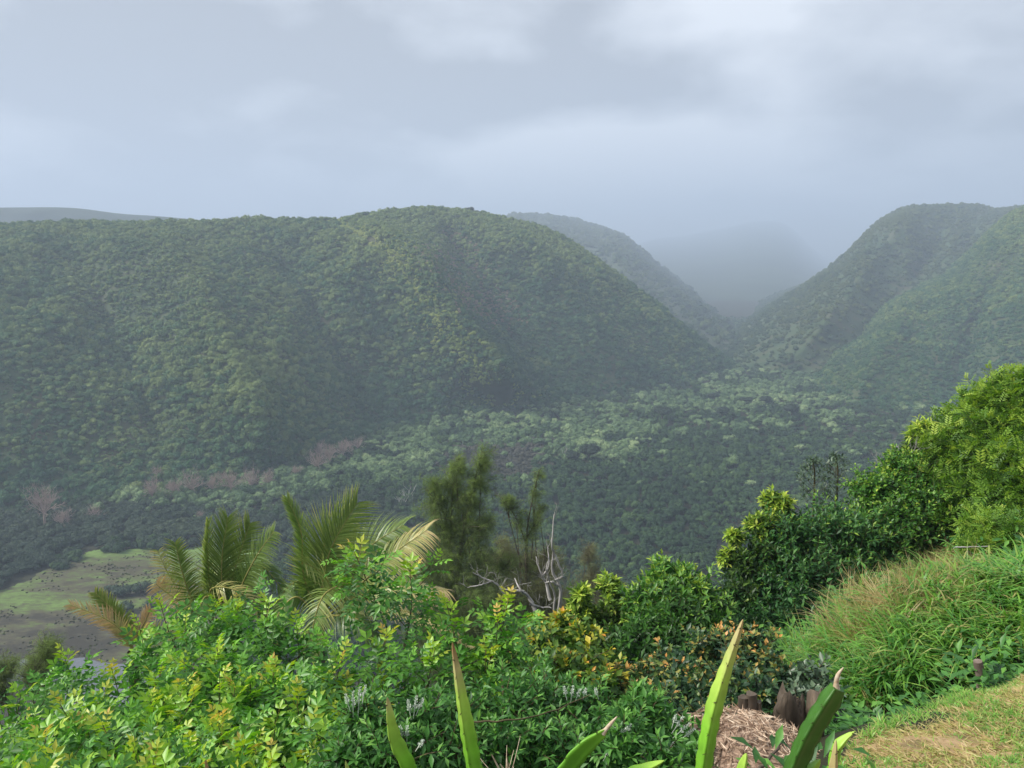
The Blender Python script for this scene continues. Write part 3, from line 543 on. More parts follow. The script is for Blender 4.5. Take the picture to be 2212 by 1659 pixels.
# -- white-flowered weedy shrubs
spike_m = plain_mat('white_flower', [(.35, (.36, .44, .34)), (.6, (.62, .66, .58))], 120, bump=.002)
def weedshrub(label, lobes, spikes, size=.11):
    e = bush('flowering_shrub', label, 'shrub', lobes, 'weed', T_LEAF, size * .72, dens=90, nl=13, tip=.75, low=.3 if size < .12 else .4, group='white-flowered shrubs in front of the cactus', tvar=.15)
    for px, py, Y, l, lean in spikes:
        b = P(px, py, Y); ax = norm(np.array([lean, -.1, 1])); mb = MB()
        tube(mb, [b - ax * l * .8, b], [.002, .003], 4); n = 44
        s = R.random(n); az = np.arange(n) * 2.4; rr_ = .0065 * (1 - s * .6)
        u = norm(np.cross(ax, [0, 1, 0.1])); v = np.cross(ax, u); q = b + ax * (s * l)[:, None] + (np.cos(az)[:, None] * u + np.sin(az)[:, None] * v) * rr_[:, None]
        stamp(mb, T_WIDE, q, basis((np.cos(az)[:, None] * u + np.sin(az)[:, None] * v) + ax * .8), .012 * (1.2 - s * .5), R.random(n))
        tube(mb, [b, b + ax * l], [.005, .002], 5); mb.build('flower_spike', spike_m, e)
weedshrub('dark leafy shrub with clustered white flower spikes left of the tall brown-tipped cactus stem', [(800, 1560, 4.3, 75), (900, 1560, 4.4, 70), (860, 1640, 4.0, 80), (980, 1560, 4.6, 70), (760, 1650, 4.0, 60), (960, 1640, 4.2, 80)],
          [(752, 1520, 4.2, .07, -.2), (763, 1525, 4.2, .10, .05), (775, 1520, 4.2, .12, .1), (785, 1505, 4.25, .08, .2), (885, 1535, 4.2, .08, -.1), (896, 1530, 4.2, .09, .15), (905, 1530, 4.2, .07, .4), (868, 1590, 4.0, .07, -.1), (879, 1592, 4.0, .08, .05), (905, 1612, 3.9, .05, .6)])
weedshrub('dark green shrub with small white flower spikes right of the tall brown-tipped cactus stem', [(1090, 1530, 4.8, 80), (1180, 1530, 5.0, 80), (1260, 1540, 5.0, 70), (1080, 1620, 4.4, 80), (1160, 1600, 4.5, 70), (1290, 1590, 4.7, 60), (1240, 1640, 4.4, 70)],
          [(1222, 1500, 4.7, .06, -.2), (1235, 1502, 4.7, .07, .1), (1247, 1504, 4.7, .06, .3), (1262, 1500, 4.7, .05, .2), (1290, 1500, 4.7, .05, -.3)])
weedshrub('fresh green weedy shrub with drooping white flower spikes left of the straw heap', [(1370, 1560, 4.6, 60), (1440, 1600, 4.6, 70), (1350, 1620, 4.3, 65), (1420, 1660, 4.2, 60), (1480, 1640, 4.4, 55), (1390, 1520, 5.0, 40)],
          [(1340, 1585, 4.3, .07, .9), (1352, 1580, 4.3, .06, .6), (1462, 1568, 4.4, .08, .5), (1470, 1580, 4.4, .09, .9), (1480, 1590, 4.4, .08, 1.0), (1455, 1560, 4.4, .06, .2), (1452, 1620, 4.2, .06, .1), (1470, 1645, 4.2, .06, -.2), (1395, 1640, 4.2, .06, -.2), (1308, 1635, 4.2, .06, .4)], .13)

# -- bushes in the middle and on the right
bush('yellowing_bush', 'yellow-green bush between the leafy pepper spike and the dark round bush', 'bush', [(1185, 1400, 7.6, 62), (1255, 1375, 7.8, 42, .06), (1230, 1450, 7.2, 70), (1290, 1450, 7.4, 45, .05), (1165, 1350, 8, 26, .12), (1215, 1345, 8.2, 22, .15), (1150, 1460, 7, 60, -.1), (1300, 1500, 6.8, 50, -.1)],
     'yellow', T_WIDE, .105, dens=42, nl=11, tip=.85, low=.32, tvar=.14)
bush('rusty_bush', 'small bush with orange twiggy tips between the yellow bush and the straw heap', 'bush', [(1335, 1470, 7.4, 38, .1), (1350, 1510, 7.2, 45, .05), (1400, 1450, 7.6, 30)], 'orange', T_LEAF, .09, dens=50, nl=11, tip=.95, low=.45, tvar=.2)
bush('rusty_bush', 'glossy dark bush with orange young leaves behind the tall pale cactus stem', 'bush', [(1450, 1440, 7, 52), (1520, 1405, 7.4, 52, .03), (1580, 1395, 7.4, 52, .08), (1640, 1405, 7.3, 45, .08), (1480, 1500, 6.4, 75, -.1), (1580, 1480, 6.4, 80, -.12), (1660, 1450, 6.8, 52, -.05), (1700, 1480, 6.5, 45, -.1), (1430, 1560, 6, 60, -.15), (1530, 1560, 5.8, 65, -.2), (1640, 1500, 6, 50, -.15)],
     'orange', T_WIDE, .08, dens=64, nl=11, tip=.92, low=.2, tvar=.17)
bush('grey_shrub', 'blue-grey leafy shrub between the rusty bush and the tall grass', 'shrub', [(1750, 1470, 6.4, 48), (1775, 1510, 6.2, 42), (1730, 1520, 6, 40)], 'grey', T_WIDE, .085, dens=44, nl=10, tip=.7, low=.3)
bush('round_bush', 'small lime-topped bush just right of the dead white branches', 'bush', [(1250, 1285, 13, 22, .1), (1255, 1320, 13, 32, -.05), (1275, 1360, 13, 45, -.5)], 'lime', T_LEAF, .17, dens=44, nl=13, tip=.9, low=.35)
bush('round_bush', 'bush with a yellow-green pointed top beside the large round bush', 'bush', [(1318, 1268, 13.4, 26, .1), (1335, 1310, 13.2, 40), (1320, 1370, 13, 60, -.35), (1290, 1400, 12.6, 50, -.4)], 'lime', T_LEAF, .17, dens=44, nl=13, tip=.85, low=.3)
bush('round_bush', 'large round green bush in the centre, in front of the valley woodland', 'bush', [(1450, 1265, 13, 58, .25), (1500, 1290, 12.8, 58, .2), (1400, 1310, 12.8, 62, .1), (1535, 1345, 12.4, 52), (1460, 1350, 12.2, 85, -.12), (1390, 1400, 12, 75, -.3), (1480, 1415, 11.6, 75, -.35), (1550, 1400, 12, 55, -.25), (1430, 1240, 13.2, 30, .1)],
     'mid', T_LEAF, .17, dens=52, nl=13, tip=.88, low=.2)
bush('lime_topped_tree', 'grey-green tree with bright lime top at the left end of the right hand thicket', 'tree', [(1683, 1095, 15, 32, .4), (1662, 1082, 15.1, 16, .45), (1640, 1140, 14.8, 28, .35), (1588, 1160, 14.6, 18, .4), (1572, 1205, 14.4, 20, .35), (1600, 1230, 14.2, 36, -.5), (1600, 1290, 13.8, 44, -.55), (1650, 1200, 14.5, 40, -.4)], 'lime', T_LEAF, .16, dens=60, nl=12, tip=.8, low=.12, trunkname='trunk')
bush('thicket_tree', 'dark green broad tree behind the tall pale cactus stem', 'tree', [(1700, 1180, 14.6, 75, .05), (1650, 1265, 14.2, 80), (1740, 1270, 14, 100), (1620, 1340, 13.6, 70), (1710, 1360, 13.2, 85, -.1), (1800, 1340, 13.4, 75, -.15), (1600, 1380, 13, 50, -.1), (1760, 1180, 14.6, 70)],
     'dark', T_LEAF, .14, dens=70, nl=13, tip=.78, low=.25, tvar=.16, trunk_r=.05, trunkname='trunk')
bush('thicket_tree', 'mid green tree in the thicket directly below the two thin saplings', 'tree', [(1800, 1150, 15, 70, .05), (1870, 1180, 14.8, 80), (1840, 1260, 14.2, 85, -.05), (1900, 1260, 14.4, 70, -.1), (1870, 1330, 13.6, 60, -.15)], 'dark', T_LEAF, .14, dens=70, nl=13, tip=.9, low=.35, tvar=.16, trunk_r=.05, trunkname='trunk')
bush('thicket_tree', 'leafy emerald tree in the thicket below the bare grey bush', 'tree', [(1890, 1065, 16, 55, .1), (1945, 1020, 16.2, 50, .1), (1960, 1090, 15.6, 75), (1935, 1150, 15, 70, -.1), (2010, 1120, 15.2, 65, -.05)], 'mid', T_WIDE, .11, dens=90, nl=13, tip=.8, low=.3, tvar=.16, trunk_r=.05, trunkname='trunk')
bush('lime_topped_tree', 'small tree with pale lime rounded top beside the bare grey bush', 'tree', [(1995, 945, 17, 30, .15), (1985, 975, 17, 32), (2005, 1010, 16.8, 32, -.2)], 'lime', T_LONG, .26, dens=55, nl=12, tip=.85, low=.3, trunkname='trunk')
bush('feathery_tree', 'feathery light green tree on the slope right of the lime-topped small tree', 'tree', [(2060, 960, 17, 60, .05), (2040, 1020, 16.6, 70), (2100, 1010, 16.2, 80), (2070, 1090, 15.6, 75, -.1), (2130, 1090, 15.2, 75, -.1), (2050, 1140, 15, 50, -.15)], 'fine', T_SPRAY, .26, dens=62, nl=10, tip=.85, low=.25, wind=(.15, 0, .1), tvar=.14, trunkname='trunk')
bush('feathery_tree', 'tall feathery green tree against the right edge of the picture', 'tree', [(2140, 900, 16.5, 60, .08), (2195, 870, 16, 62, .08), (2230, 920, 15.6, 80), (2160, 970, 15.6, 75), (2215, 1010, 15, 85), (2190, 1080, 14.6, 80, -.1), (2250, 1100, 14.2, 80, -.1), (2290, 900, 16, 90), (2300, 1020, 15, 90)], 'fine', T_SPRAY, .26, dens=62, nl=10, tip=.9, low=.3, wind=(.15, 0, .1), tvar=.14, trunkname='trunk')
bush('sprawling_shrub', 'light green sprawling shrub at the right edge just above the tall grass', 'shrub', [(2130, 1140, 13.4, 40, .1), (2160, 1180, 12.8, 45, .05), (2215, 1170, 12.6, 55, -.2), (2110, 1195, 12.8, 30)], 'fine', T_SPRAY, .2, dens=60, nl=9, tip=.9, low=.4)

def twigs(mb, base, L0, r0, depth, spread=.5, up=.35, d0=(0, 0, 1)):
    st = [(np.array(base, float), norm(np.array(d0, float)), L0, r0, depth)]
    while st:
        b, d, l, r, dp = st.pop(); n = 5; pts = [b]; dd = d
        for k in range(n - 1): dd = norm(dd + R.normal(0, .16, 3) + [0, 0, up * .08]); pts.append(pts[-1] + dd * l / (n - 1))
        tube(mb, pts, np.linspace(r, r * .6, n), 5 if r > .02 else 3)
        if dp > 0:
            for k in range(R.integers(2, 5)):
                s = R.integers(1, n); nd = norm(dd + R.normal(0, spread, 3) + [0, 0, up * .3]); st.append((pts[s], nd, l * R.uniform(.45, .8), r * .55, dp - 1))
# bare bush, saplings, dark thin tree top
q = P(1935, 1030, 16.5); e = empty('bare_bush', q, 'leafless grey twiggy bush behind the emerald tree on the right', 'bush'); mb = MB()
for k in range(9): twigs(mb, q + R.normal(0, .15, 3), .45, .010, 3, .45, .5, (R.normal(0, .35), R.normal(0, .35), 1))
mb.build('branches', deadwood, e)
for lab, px, pt, pb in (('left one of two thin saplings sticking up above the thicket', 1756, 992, 1130), ('right one of two thin saplings sticking up above the thicket', 1806, 985, 1120)):
    b = P(px, pb, 17.5); tp = P(px, pt, 17.5); g = Gp(b[0], b[1]); e = empty('sapling', (b[0], b[1], g), lab, 'sapling', 'thin saplings above the thicket')
    mS = MB(); mL = MB(); tube(mS, curve([(b[0], b[1], g - .1), (b + tp) / 2 + [.03, 0, 0], tp], 12), np.linspace(.035, .008, 12), 6); n = 44; s = np.linspace(.2, 1, n)
    st = b + (tp - b) * s[:, None]; az = R.uniform(0, 6.28, n); ll = .36 * np.sin(math.pi * np.clip(s * .85 + .12, 0, 1)) + .05; en = st + np.c_[np.cos(az) * ll, np.sin(az) * ll, ll * .8]
    shoots(mL, mS, st, en, 8, T_LEAF, .13, tip_t=.7, low_t=.2, stem_r=.005, tvar=.2, gap=.3); mL.build('foliage', LM['grey'], e); mS.build('trunk', bark_green, e)
for lab, px, pt, pb in (('dark twiggy thin tree at the right edge rising behind the feathery tree', 2175, 770, 900), ('sparse dark twiggy treetop in the gap left of the feathery tree', 2078, 895, 980), ('dark twiggy thin tree cut off by the right edge of the picture', 2225, 790, 900)):
    b = P(px, pb, 19); e = empty('twiggy_tree', (b[0], b[1], Gp(b[0], b[1])), lab, 'tree'); mS = MB(); mL = MB()
    tube(mS, [(b[0], b[1], Gp(b[0], b[1])), b], [.05, .03], 5)
    for k in range(4): twigs(mS, b, .62 * (pb - pt) / 130, .018, 3, .4, .8, (R.normal(0, .25), R.normal(0, .25), 1))
    n = 160; qq = b + np.c_[R.normal(0, .28, n), R.normal(0, .28, n), R.random(n) * 1.3 * (pb - pt) / 130]; stamp(mL, T_LEAF, qq, basis(R.normal(size=(n, 3))), .07 * R.uniform(.6, 1.2, n), R.random(n) * .5)
    mL.build('foliage', LM['brownneedle'], e); mS.build('trunk', bark, e)

# -- ironwoods and dead branches beyond the slope edge
def ironwood(label, leaders, lobes, style='needle', dens=15, foot=None, r0=.12, size=.42, Y=34, tip=.8, low=.3, fill=.25, side=1.0):
    e = bush('ironwood_tree', label, 'tree', lobes, style, T_NEEDLE, size, dens=dens, nl=6, tip=tip, low=low, wind=(.55, 0, -.15), tvar=.2, el=(-.3, .9), foot=foot, trunk_r=.06, stem_mat=bark, stem_r=.009, fill=fill, group='ironwood trees below the slope edge', trunkname='trunk')
    mb = MB(); mN = MB()
    for pl in leaders:
        pts = curve([P(a, b, Y) + [0, R.normal(0, .2), 0] for a, b in pl], 14); tube(mb, pts, np.linspace(r0 * (.6 if len(pl) < 4 else 1), .015, 14), 6)
        ids = R.integers(4, 14, 30); st = pts[ids]; lr = (.45 + .75 * (1 - ids / 14)) * side
        en = st + np.c_[R.normal(.25, .5, 30) * lr, R.normal(0, .5, 30) * lr, R.uniform(.2, 1, 30) * lr]; shoots(mN, mb, st, en, 7, T_NEEDLE, size * .9, tip_t=tip + .1, low_t=low, stem_r=.012, wind=(.55, 0, -.1), el0=-.2, el1=.9, tvar=.15)
    mN.build('needles', LM[style], e); mb.build('branches', bark, e); return e
ironwood('tall wind-bent ironwood tree with feathery needles in the middle', [[(985, 1420), (975, 1250), (960, 1120), (925, 1060)], [(985, 1300), (1000, 1150), (1020, 1060), (1042, 975)], [(975, 1220), (975, 1100), (985, 1000)], [(980, 1260), (1010, 1180), (1050, 1130)], [(980, 1350), (930, 1250), (900, 1200)], [(985, 1360), (1050, 1270), (1100, 1210)]],
         [(1040, 1000, 34, 22, .2), (1030, 1045, 34, 34, .1), (1000, 1090, 34, 40), (985, 1010, 34, 22, .15), (970, 1050, 34.3, 26), (935, 1045, 34, 20, .1), (940, 1090, 34, 34), (955, 1140, 34, 50), (1010, 1150, 33.6, 48, -.1), (960, 1210, 33.4, 70), (1030, 1220, 33.4, 60, -.1), (900, 1240, 33, 45), (950, 1290, 32.6, 85, -.1), (1040, 1300, 32.4, 80, -.15), (1000, 1360, 32, 90, -.2)], foot=(990, 1500, 33))
ironwood('slender sparse ironwood with a bent bare tip right of the tall one', [[(1140, 1330), (1136, 1250), (1138, 1150), (1150, 1080), (1164, 1015)], [(1138, 1180), (1115, 1120), (1085, 1078)], [(1138, 1160), (1150, 1140), (1170, 1100)], [(1100, 1120), (1095, 1080)]],
         [(1160, 1025, 36, 14, .1), (1150, 1070, 36, 18, 0), (1090, 1085, 36, 14), (1165, 1110, 36, 20, -.1), (1115, 1130, 36, 22), (1140, 1160, 36, 22)], dens=5, foot=(1140, 1450, 36), Y=36, r0=.06, fill=.1, side=.6, size=.3)
ironwood('olive ironwood mass between the tall ironwood and the dead white branches', [[(1090, 1400), (1095, 1260), (1080, 1170)], [(1180, 1400), (1170, 1260), (1180, 1180)]],
         [(1080, 1210, 37, 45, .05), (1150, 1220, 37, 42), (1090, 1290, 36, 65), (1170, 1290, 36, 60, .05), (1190, 1220, 37, 28, .1), (1120, 1360, 35, 70, -.1), (1200, 1370, 35, 60, -.1)], dens=22, foot=(1120, 1480, 36), Y=36.6, tip=.85, low=.35, style='brownneedle')
ironwood('thin brownish ironwood right of the dead white branches', [[(1290, 1400), (1285, 1280), (1265, 1190)], [(1290, 1330), (1320, 1260)]], [(1265, 1200, 40, 22), (1270, 1250, 40, 36), (1300, 1290, 40, 45), (1240, 1310, 40, 45), (1320, 1330, 39, 40), (1270, 1360, 39, 60)], dens=11, foot=(1280, 1480, 40), Y=40, style='brownneedle', tip=.7, low=.15, fill=.15)
ironwood('dark drooping ironwood behind the small orange-tipped palm frond', [[(1020, 1450), (1010, 1380), (1020, 1300)]], [(930, 1370, 31, 60), (1010, 1400, 31, 80, -.1), (1100, 1400, 31, 60, -.1), (1170, 1400, 31, 50, -.1), (960, 1430, 30, 70, -.1), (1080, 1450, 30, 70, -.1)], dens=20, foot=(1020, 1560, 30), Y=31, tip=.6, low=.15)
ironwood('small thin ironwood standing before the pond', [[(85, 1500), (88, 1450), (100, 1400)], [(85, 1480), (65, 1440)]], [(105, 1400, 24, 22, .1), (92, 1435, 24, 24), (65, 1450, 24, 20), (80, 1480, 24, 26)], dens=36, foot=(85, 1540, 24), Y=24, r0=.05, size=.3)
ironwood('thin grey-green tree at the left edge beside the pond', [[(-10, 1540), (0, 1480), (10, 1440)]], [(0, 1450, 24, 20), (-15, 1480, 24, 30), (5, 1500, 24, 20)], dens=24, foot=(-10, 1560, 24), Y=24, r0=.04, size=.3)
def deadtree(label, lines, Y, r0):
    pts0 = P(*lines[0][0], Y); e = empty('dead_tree', (pts0[0], pts0[1], min(pts0[2], Gp(pts0[0], pts0[1]))), label, 'dead tree', 'dead white branches among the ironwoods'); mb = MB()
    for n, pl in enumerate(lines):
        pts = curve([P(a, b, Y) + [0, R.normal(0, .15), 0] for a, b in pl], 16); pts += R.normal(0, .012, pts.shape); rr_ = np.linspace(r0 if n == 0 else r0 * .6, .018, 16); tube(mb, pts, rr_, 6)
        for k in range(4): i = R.integers(5, 16); twigs(mb, pts[i], .5, .009, 1, .6, .2, (R.normal(0, .6), R.normal(0, .3), .7))
    mb.build('branches', deadwood, e)
deadtree('tall crooked white dead tree, rightmost of the bare white branches', [[(1205, 1330), (1211, 1290), (1208, 1262), (1193, 1235), (1197, 1195), (1192, 1180), (1196, 1130), (1200, 1110)], [(1208, 1268), (1190, 1255), (1178, 1260)], [(1196, 1330), (1197, 1280), (1180, 1230), (1185, 1200)], [(1197, 1195), (1215, 1240), (1200, 1255)]], 29, .085)
deadtree('leaning white dead trunk without crown between two others', [[(1188, 1295), (1180, 1262), (1168, 1235), (1158, 1205)], [(1172, 1245), (1185, 1215), (1183, 1185)]], 29.5, .08)
deadtree('white dead trunk with forked stubs at the lower left of the bare branches', [[(1160, 1325), (1140, 1290), (1125, 1268), (1112, 1255)], [(1130, 1275), (1105, 1272), (1080, 1271)], [(1145, 1300), (1165, 1310), (1190, 1308)]], 28.5, .09)
deadtree('thin twisted grey dead branch arching over the dark drooping ironwood', [[(1095, 1300), (1075, 1265), (1045, 1250), (1022, 1235)], [(1060, 1258), (1035, 1262), (1010, 1268)]], 29, .045)

# -- coconut palms
palm_leaf = leaf_mat('palm_leaf', [(0, (.035, .075, .02)), (.35, (.10, .18, .035)), (.6, (.24, .32, .08)), (.82, (.50, .46, .18)), (1, (.60, .42, .22))], .3, .4, .5, var=.2)
rachis_m = plain_mat('palm_rachis', [(.3, (.20, .20, .05)), (.7, (.34, .30, .10))], 8)
def frond(parent, pts, LL, nrm_, tint=.35, pairs=62, droop=.5, fwd=.8, wind=(.18, 0, 0), tipt=.1, one=None, ragged=.0):
    c = curve(pts, 40); Lc = np.linalg.norm(np.diff(c, axis=0), axis=1).sum(); mb = MB(); mr = MB(); tube(mr, c, np.linspace(.035, .006, 40), 5)
    T = norm(np.gradient(c, axis=0)); nrm_ = np.array(nrm_, float)
    for k in range(pairs):
        s = .14 + .86 * (k + .5) / pairs; i = s * 39; q = np.array([np.interp(i, np.arange(40), c[:, a]) for a in range(3)]); t_ = T[int(i)]
        sd = norm(np.cross(t_, nrm_)); up = norm(np.cross(sd, t_))
        for sg in (-1, 1):
            if one and sg != one and R.random() < .7: continue
            if R.random() < ragged: continue
            l = LL * (np.sin(math.pi * (.12 + .80 * s)) ** .6) * R.uniform(.82, 1.1); f = fwd * (.5 + .9 * s) + R.normal(0, .07)
            d = norm(sd * sg + t_ * f + up * .22 + np.array(wind) + R.normal(0, .05, 3)); w_ = .016 + .008 * (1 - s); wv = norm(np.cross(d, up * .6 + sd * .2 * sg + R.normal(0, .1, 3))) * w_
            ps = [q]; dd = d
            for a in range(4): dd = norm(dd + np.array([0, 0, -droop * .30]) + np.array(wind) * .25); ps.append(ps[-1] + dd * l / 4)
            ps = np.array(ps); ws = np.array([.6, 1, .85, .5, .05])[:, None]; V = np.vstack([ps - wv * ws, ps + wv * ws]); F = np.array([(a, a + 1, a + 6, a + 5) for a in range(4)])
            mb.add(V, F, np.clip(tint + R.normal(0, .06) + tipt * s + np.r_[0, .0, .03, .08, .16, 0, 0, .03, .08, .16] * 1.2, 0, 1))
    fr = mb.build('frond', palm_leaf, parent); mr.build('rachis', rachis_m, fr) if False else None
    r_ = mr.build('rachis', rachis_m, None); r_.parent = fr; r_.location = (-parent.location[0], -parent.location[1], -parent.location[2]); return fr
def palm(label, cpx, cpy, Y, fr, trunk=True):
    c = P(cpx, cpy, Y); g = Gp(c[0], c[1]); e = empty('coconut_palm', (c[0], c[1], g), label, 'palm tree', 'coconut palms beyond the shrubs')
    if trunk: mb = MB(); tube(mb, curve([(c[0] - .3, c[1] + .2, g - .3), (c[0] - .1, c[1], (g + c[2]) / 2), c + [0, 0, .15]], 24), np.linspace(.19, .13, 24) + .012 * (np.arange(24) % 2), 12); mb.build('trunk', bark, e)
    for pl, LL, nn, kw in fr: frond(e, [P(a, b, Y + d) for a, b, d in pl], LL, nn, **kw)
CAMN = (0, -1, .35)
palm('full coconut palm with broad arching fronds in front of the valley woodland', 690, 1330, 18.5, [
    ([(685, 1330, 0), (655, 1240, 0), (650, 1150, 0), (620, 1076, 0)], .55, (.8, -.5, 0), dict(tint=.36, fwd=1.5, droop=.2, pairs=70, wind=(-.05, 0, 0))),
    ([(690, 1330, 0), (700, 1240, -.1), (722, 1170, -.1), (772, 1086, 0)], 1.25, CAMN, dict(tint=.42, droop=.25, pairs=84, fwd=.9)),
    ([(688, 1330, .2), (690, 1240, .5), (705, 1170, .7), (752, 1118, .9)], 1.15, CAMN, dict(tint=.5, droop=.35, pairs=70)),
    ([(695, 1330, 0), (745, 1250, .2), (800, 1180, .2), (872, 1134, .2)], 1.1, (0, -.6, .8), dict(tint=.36, droop=.75, pairs=78)),
    ([(695, 1330, -.2), (770, 1270, -.3), (845, 1200, -.3), (922, 1145, -.3)], 1.0, (0, -.6, .8), dict(tint=.5, droop=.8, pairs=78, tipt=.32)),
    ([(700, 1335, -.2), (770, 1290, -.5), (860, 1265, -.6), (965, 1275, -.6)], .95, (0, -.3, 1), dict(tint=.5, droop=.95, pairs=74, tipt=.4)),
    ([(690, 1330, 0), (715, 1275, -.6), (690, 1235, -1.0), (655, 1215, -1.4)], .95, (0, -.4, 1), dict(tint=.5, droop=1.1, pairs=60)),
    ([(690, 1330, 0), (735, 1270, -.8), (700, 1285, -1.6), (678, 1345, -2.0), (672, 1420, -2.0)], .70, (-.3, -.8, .4), dict(tint=.45, droop=.9, pairs=64, fwd=.5)),
    ([(685, 1330, 0), (640, 1290, -.2), (600, 1330, -.3), (575, 1400, -.3)], .7, (0, -.5, .8), dict(tint=.3, droop=.9, pairs=60)),
    ([(685, 1330, 0), (660, 1260, .4), (620, 1270, .8), (590, 1330, 1.0)], .7, (0, -.5, .8), dict(tint=.3, droop=.8, pairs=60)),
    ([(700, 1335, -.4), (800, 1310, -.8), (920, 1335, -1.0), (1030, 1400, -1.2)], .5, (0, -.2, 1), dict(tint=.5, droop=.9, pairs=60, tipt=.4)),
    ([(695, 1330, .4), (745, 1260, .9), (800, 1260, 1.2), (850, 1320, 1.4)], .8, (0, -.4, .9), dict(tint=.22, droop=.9, pairs=60)),
    ([(695, 1335, -.4), (740, 1330, -.9), (790, 1350, -1.2), (830, 1420, -1.2)], .7, (0, -.4, .9), dict(tint=.28, droop=.9, pairs=56))])
palm('ragged coconut palm with broken brown-edged fronds, left of the full palm', 490, 1350, 19.5, [
    ([(488, 1350, 0), (455, 1270, 0), (449, 1200, 0), (450, 1125, 0)], .5, (.9, -.4, 0), dict(tint=.42, fwd=1.6, droop=.1, pairs=66, wind=(0, 0, 0))),
    ([(490, 1350, 0), (480, 1280, 0), (480, 1200, 0), (492, 1118, 0)], .95, CAMN, dict(tint=.42, fwd=1.3, droop=.25, pairs=80, wind=(.05, 0, 0))),
    ([(492, 1350, 0), (500, 1260, .2), (520, 1190, .2), (540, 1130, .2)], .9, CAMN, dict(tint=.42, fwd=1.1, droop=.4, pairs=70)),
    ([(495, 1350, 0), (520, 1270, -.2), (555, 1200, -.2), (592, 1148, -.2)], .65, (0, -.7, .6), dict(tint=.36, droop=.6, pairs=66)),
    ([(480, 1350, 0), (420, 1300, -.3), (395, 1240, -.4), (378, 1172, -.4)], .65, CAMN, dict(tint=.46, fwd=1.0, droop=.4, pairs=66, wind=(.1, 0, 0))),
    ([(480, 1350, .3), (420, 1310, .3), (370, 1250, .3), (340, 1188, .3)], .5, CAMN, dict(tint=.66, droop=.5, pairs=56, ragged=.25)),
    ([(480, 1350, .1), (410, 1310, 0), (360, 1280, 0), (335, 1260, 0)], .55, (0, -.5, .8), dict(tint=.86, droop=.7, pairs=50, ragged=.3)),
    ([(490, 1350, -.2), (455, 1275, -.6), (520, 1280, -.8), (580, 1350, -.8), (600, 1390, -.8)], .6, (0, -.5, .8), dict(tint=.72, droop=1.0, pairs=60, ragged=.3)),
    ([(490, 1350, -.2), (450, 1290, -.8), (430, 1320, -1.2), (425, 1390, -1.3)], .7, (0, -.6, .7), dict(tint=.26, droop=1.0, pairs=60)),
    ([(490, 1350, 0), (530, 1290, .2), (560, 1300, .4), (600, 1360, .4)], .7, (0, -.6, .7), dict(tint=.3, droop=1.0, pairs=60)),
    ([(490, 1350, -.3), (500, 1290, -.9), (495, 1320, -1.4), (485, 1400, -1.5)], .75, (0, -.8, .5), dict(tint=.22, droop=1.0, pairs=60)),
    ([(490, 1350, .2), (460, 1260, .5), (500, 1240, .8), (560, 1290, .9)], .7, (0, -.6, .7), dict(tint=.5, droop=.9, pairs=56, ragged=.2)),
    ([(490, 1350, .2), (540, 1230, .5), (575, 1230, .6), (620, 1290, .6)], .6, (0, -.6, .7), dict(tint=.3, droop=.9, pairs=56, ragged=.2))])
palm('low withered palm whose dry fronds poke out over the meadow at the left', 290, 1420, 17, [
    ([(290, 1420, 0), (270, 1370, 0), (225, 1335, 0), (150, 1306, 0)], .4, (0, -.8, .6), dict(tint=.82, droop=.2, pairs=52, fwd=1.4, ragged=.15)),
    ([(290, 1420, 0), (275, 1360, .2), (245, 1320, .2), (205, 1280, .2)], .45, CAMN, dict(tint=.5, droop=.3, pairs=52, fwd=1.2)),
    ([(290, 1420, 0), (300, 1370, .2), (315, 1340, .2), (325, 1315, .2)], .35, CAMN, dict(tint=.93, droop=.2, pairs=30)),
    ([(290, 1420, 0), (340, 1370, .2), (370, 1370, .2), (400, 1410, .2)], .5, CAMN, dict(tint=.6, droop=.6, pairs=40))])

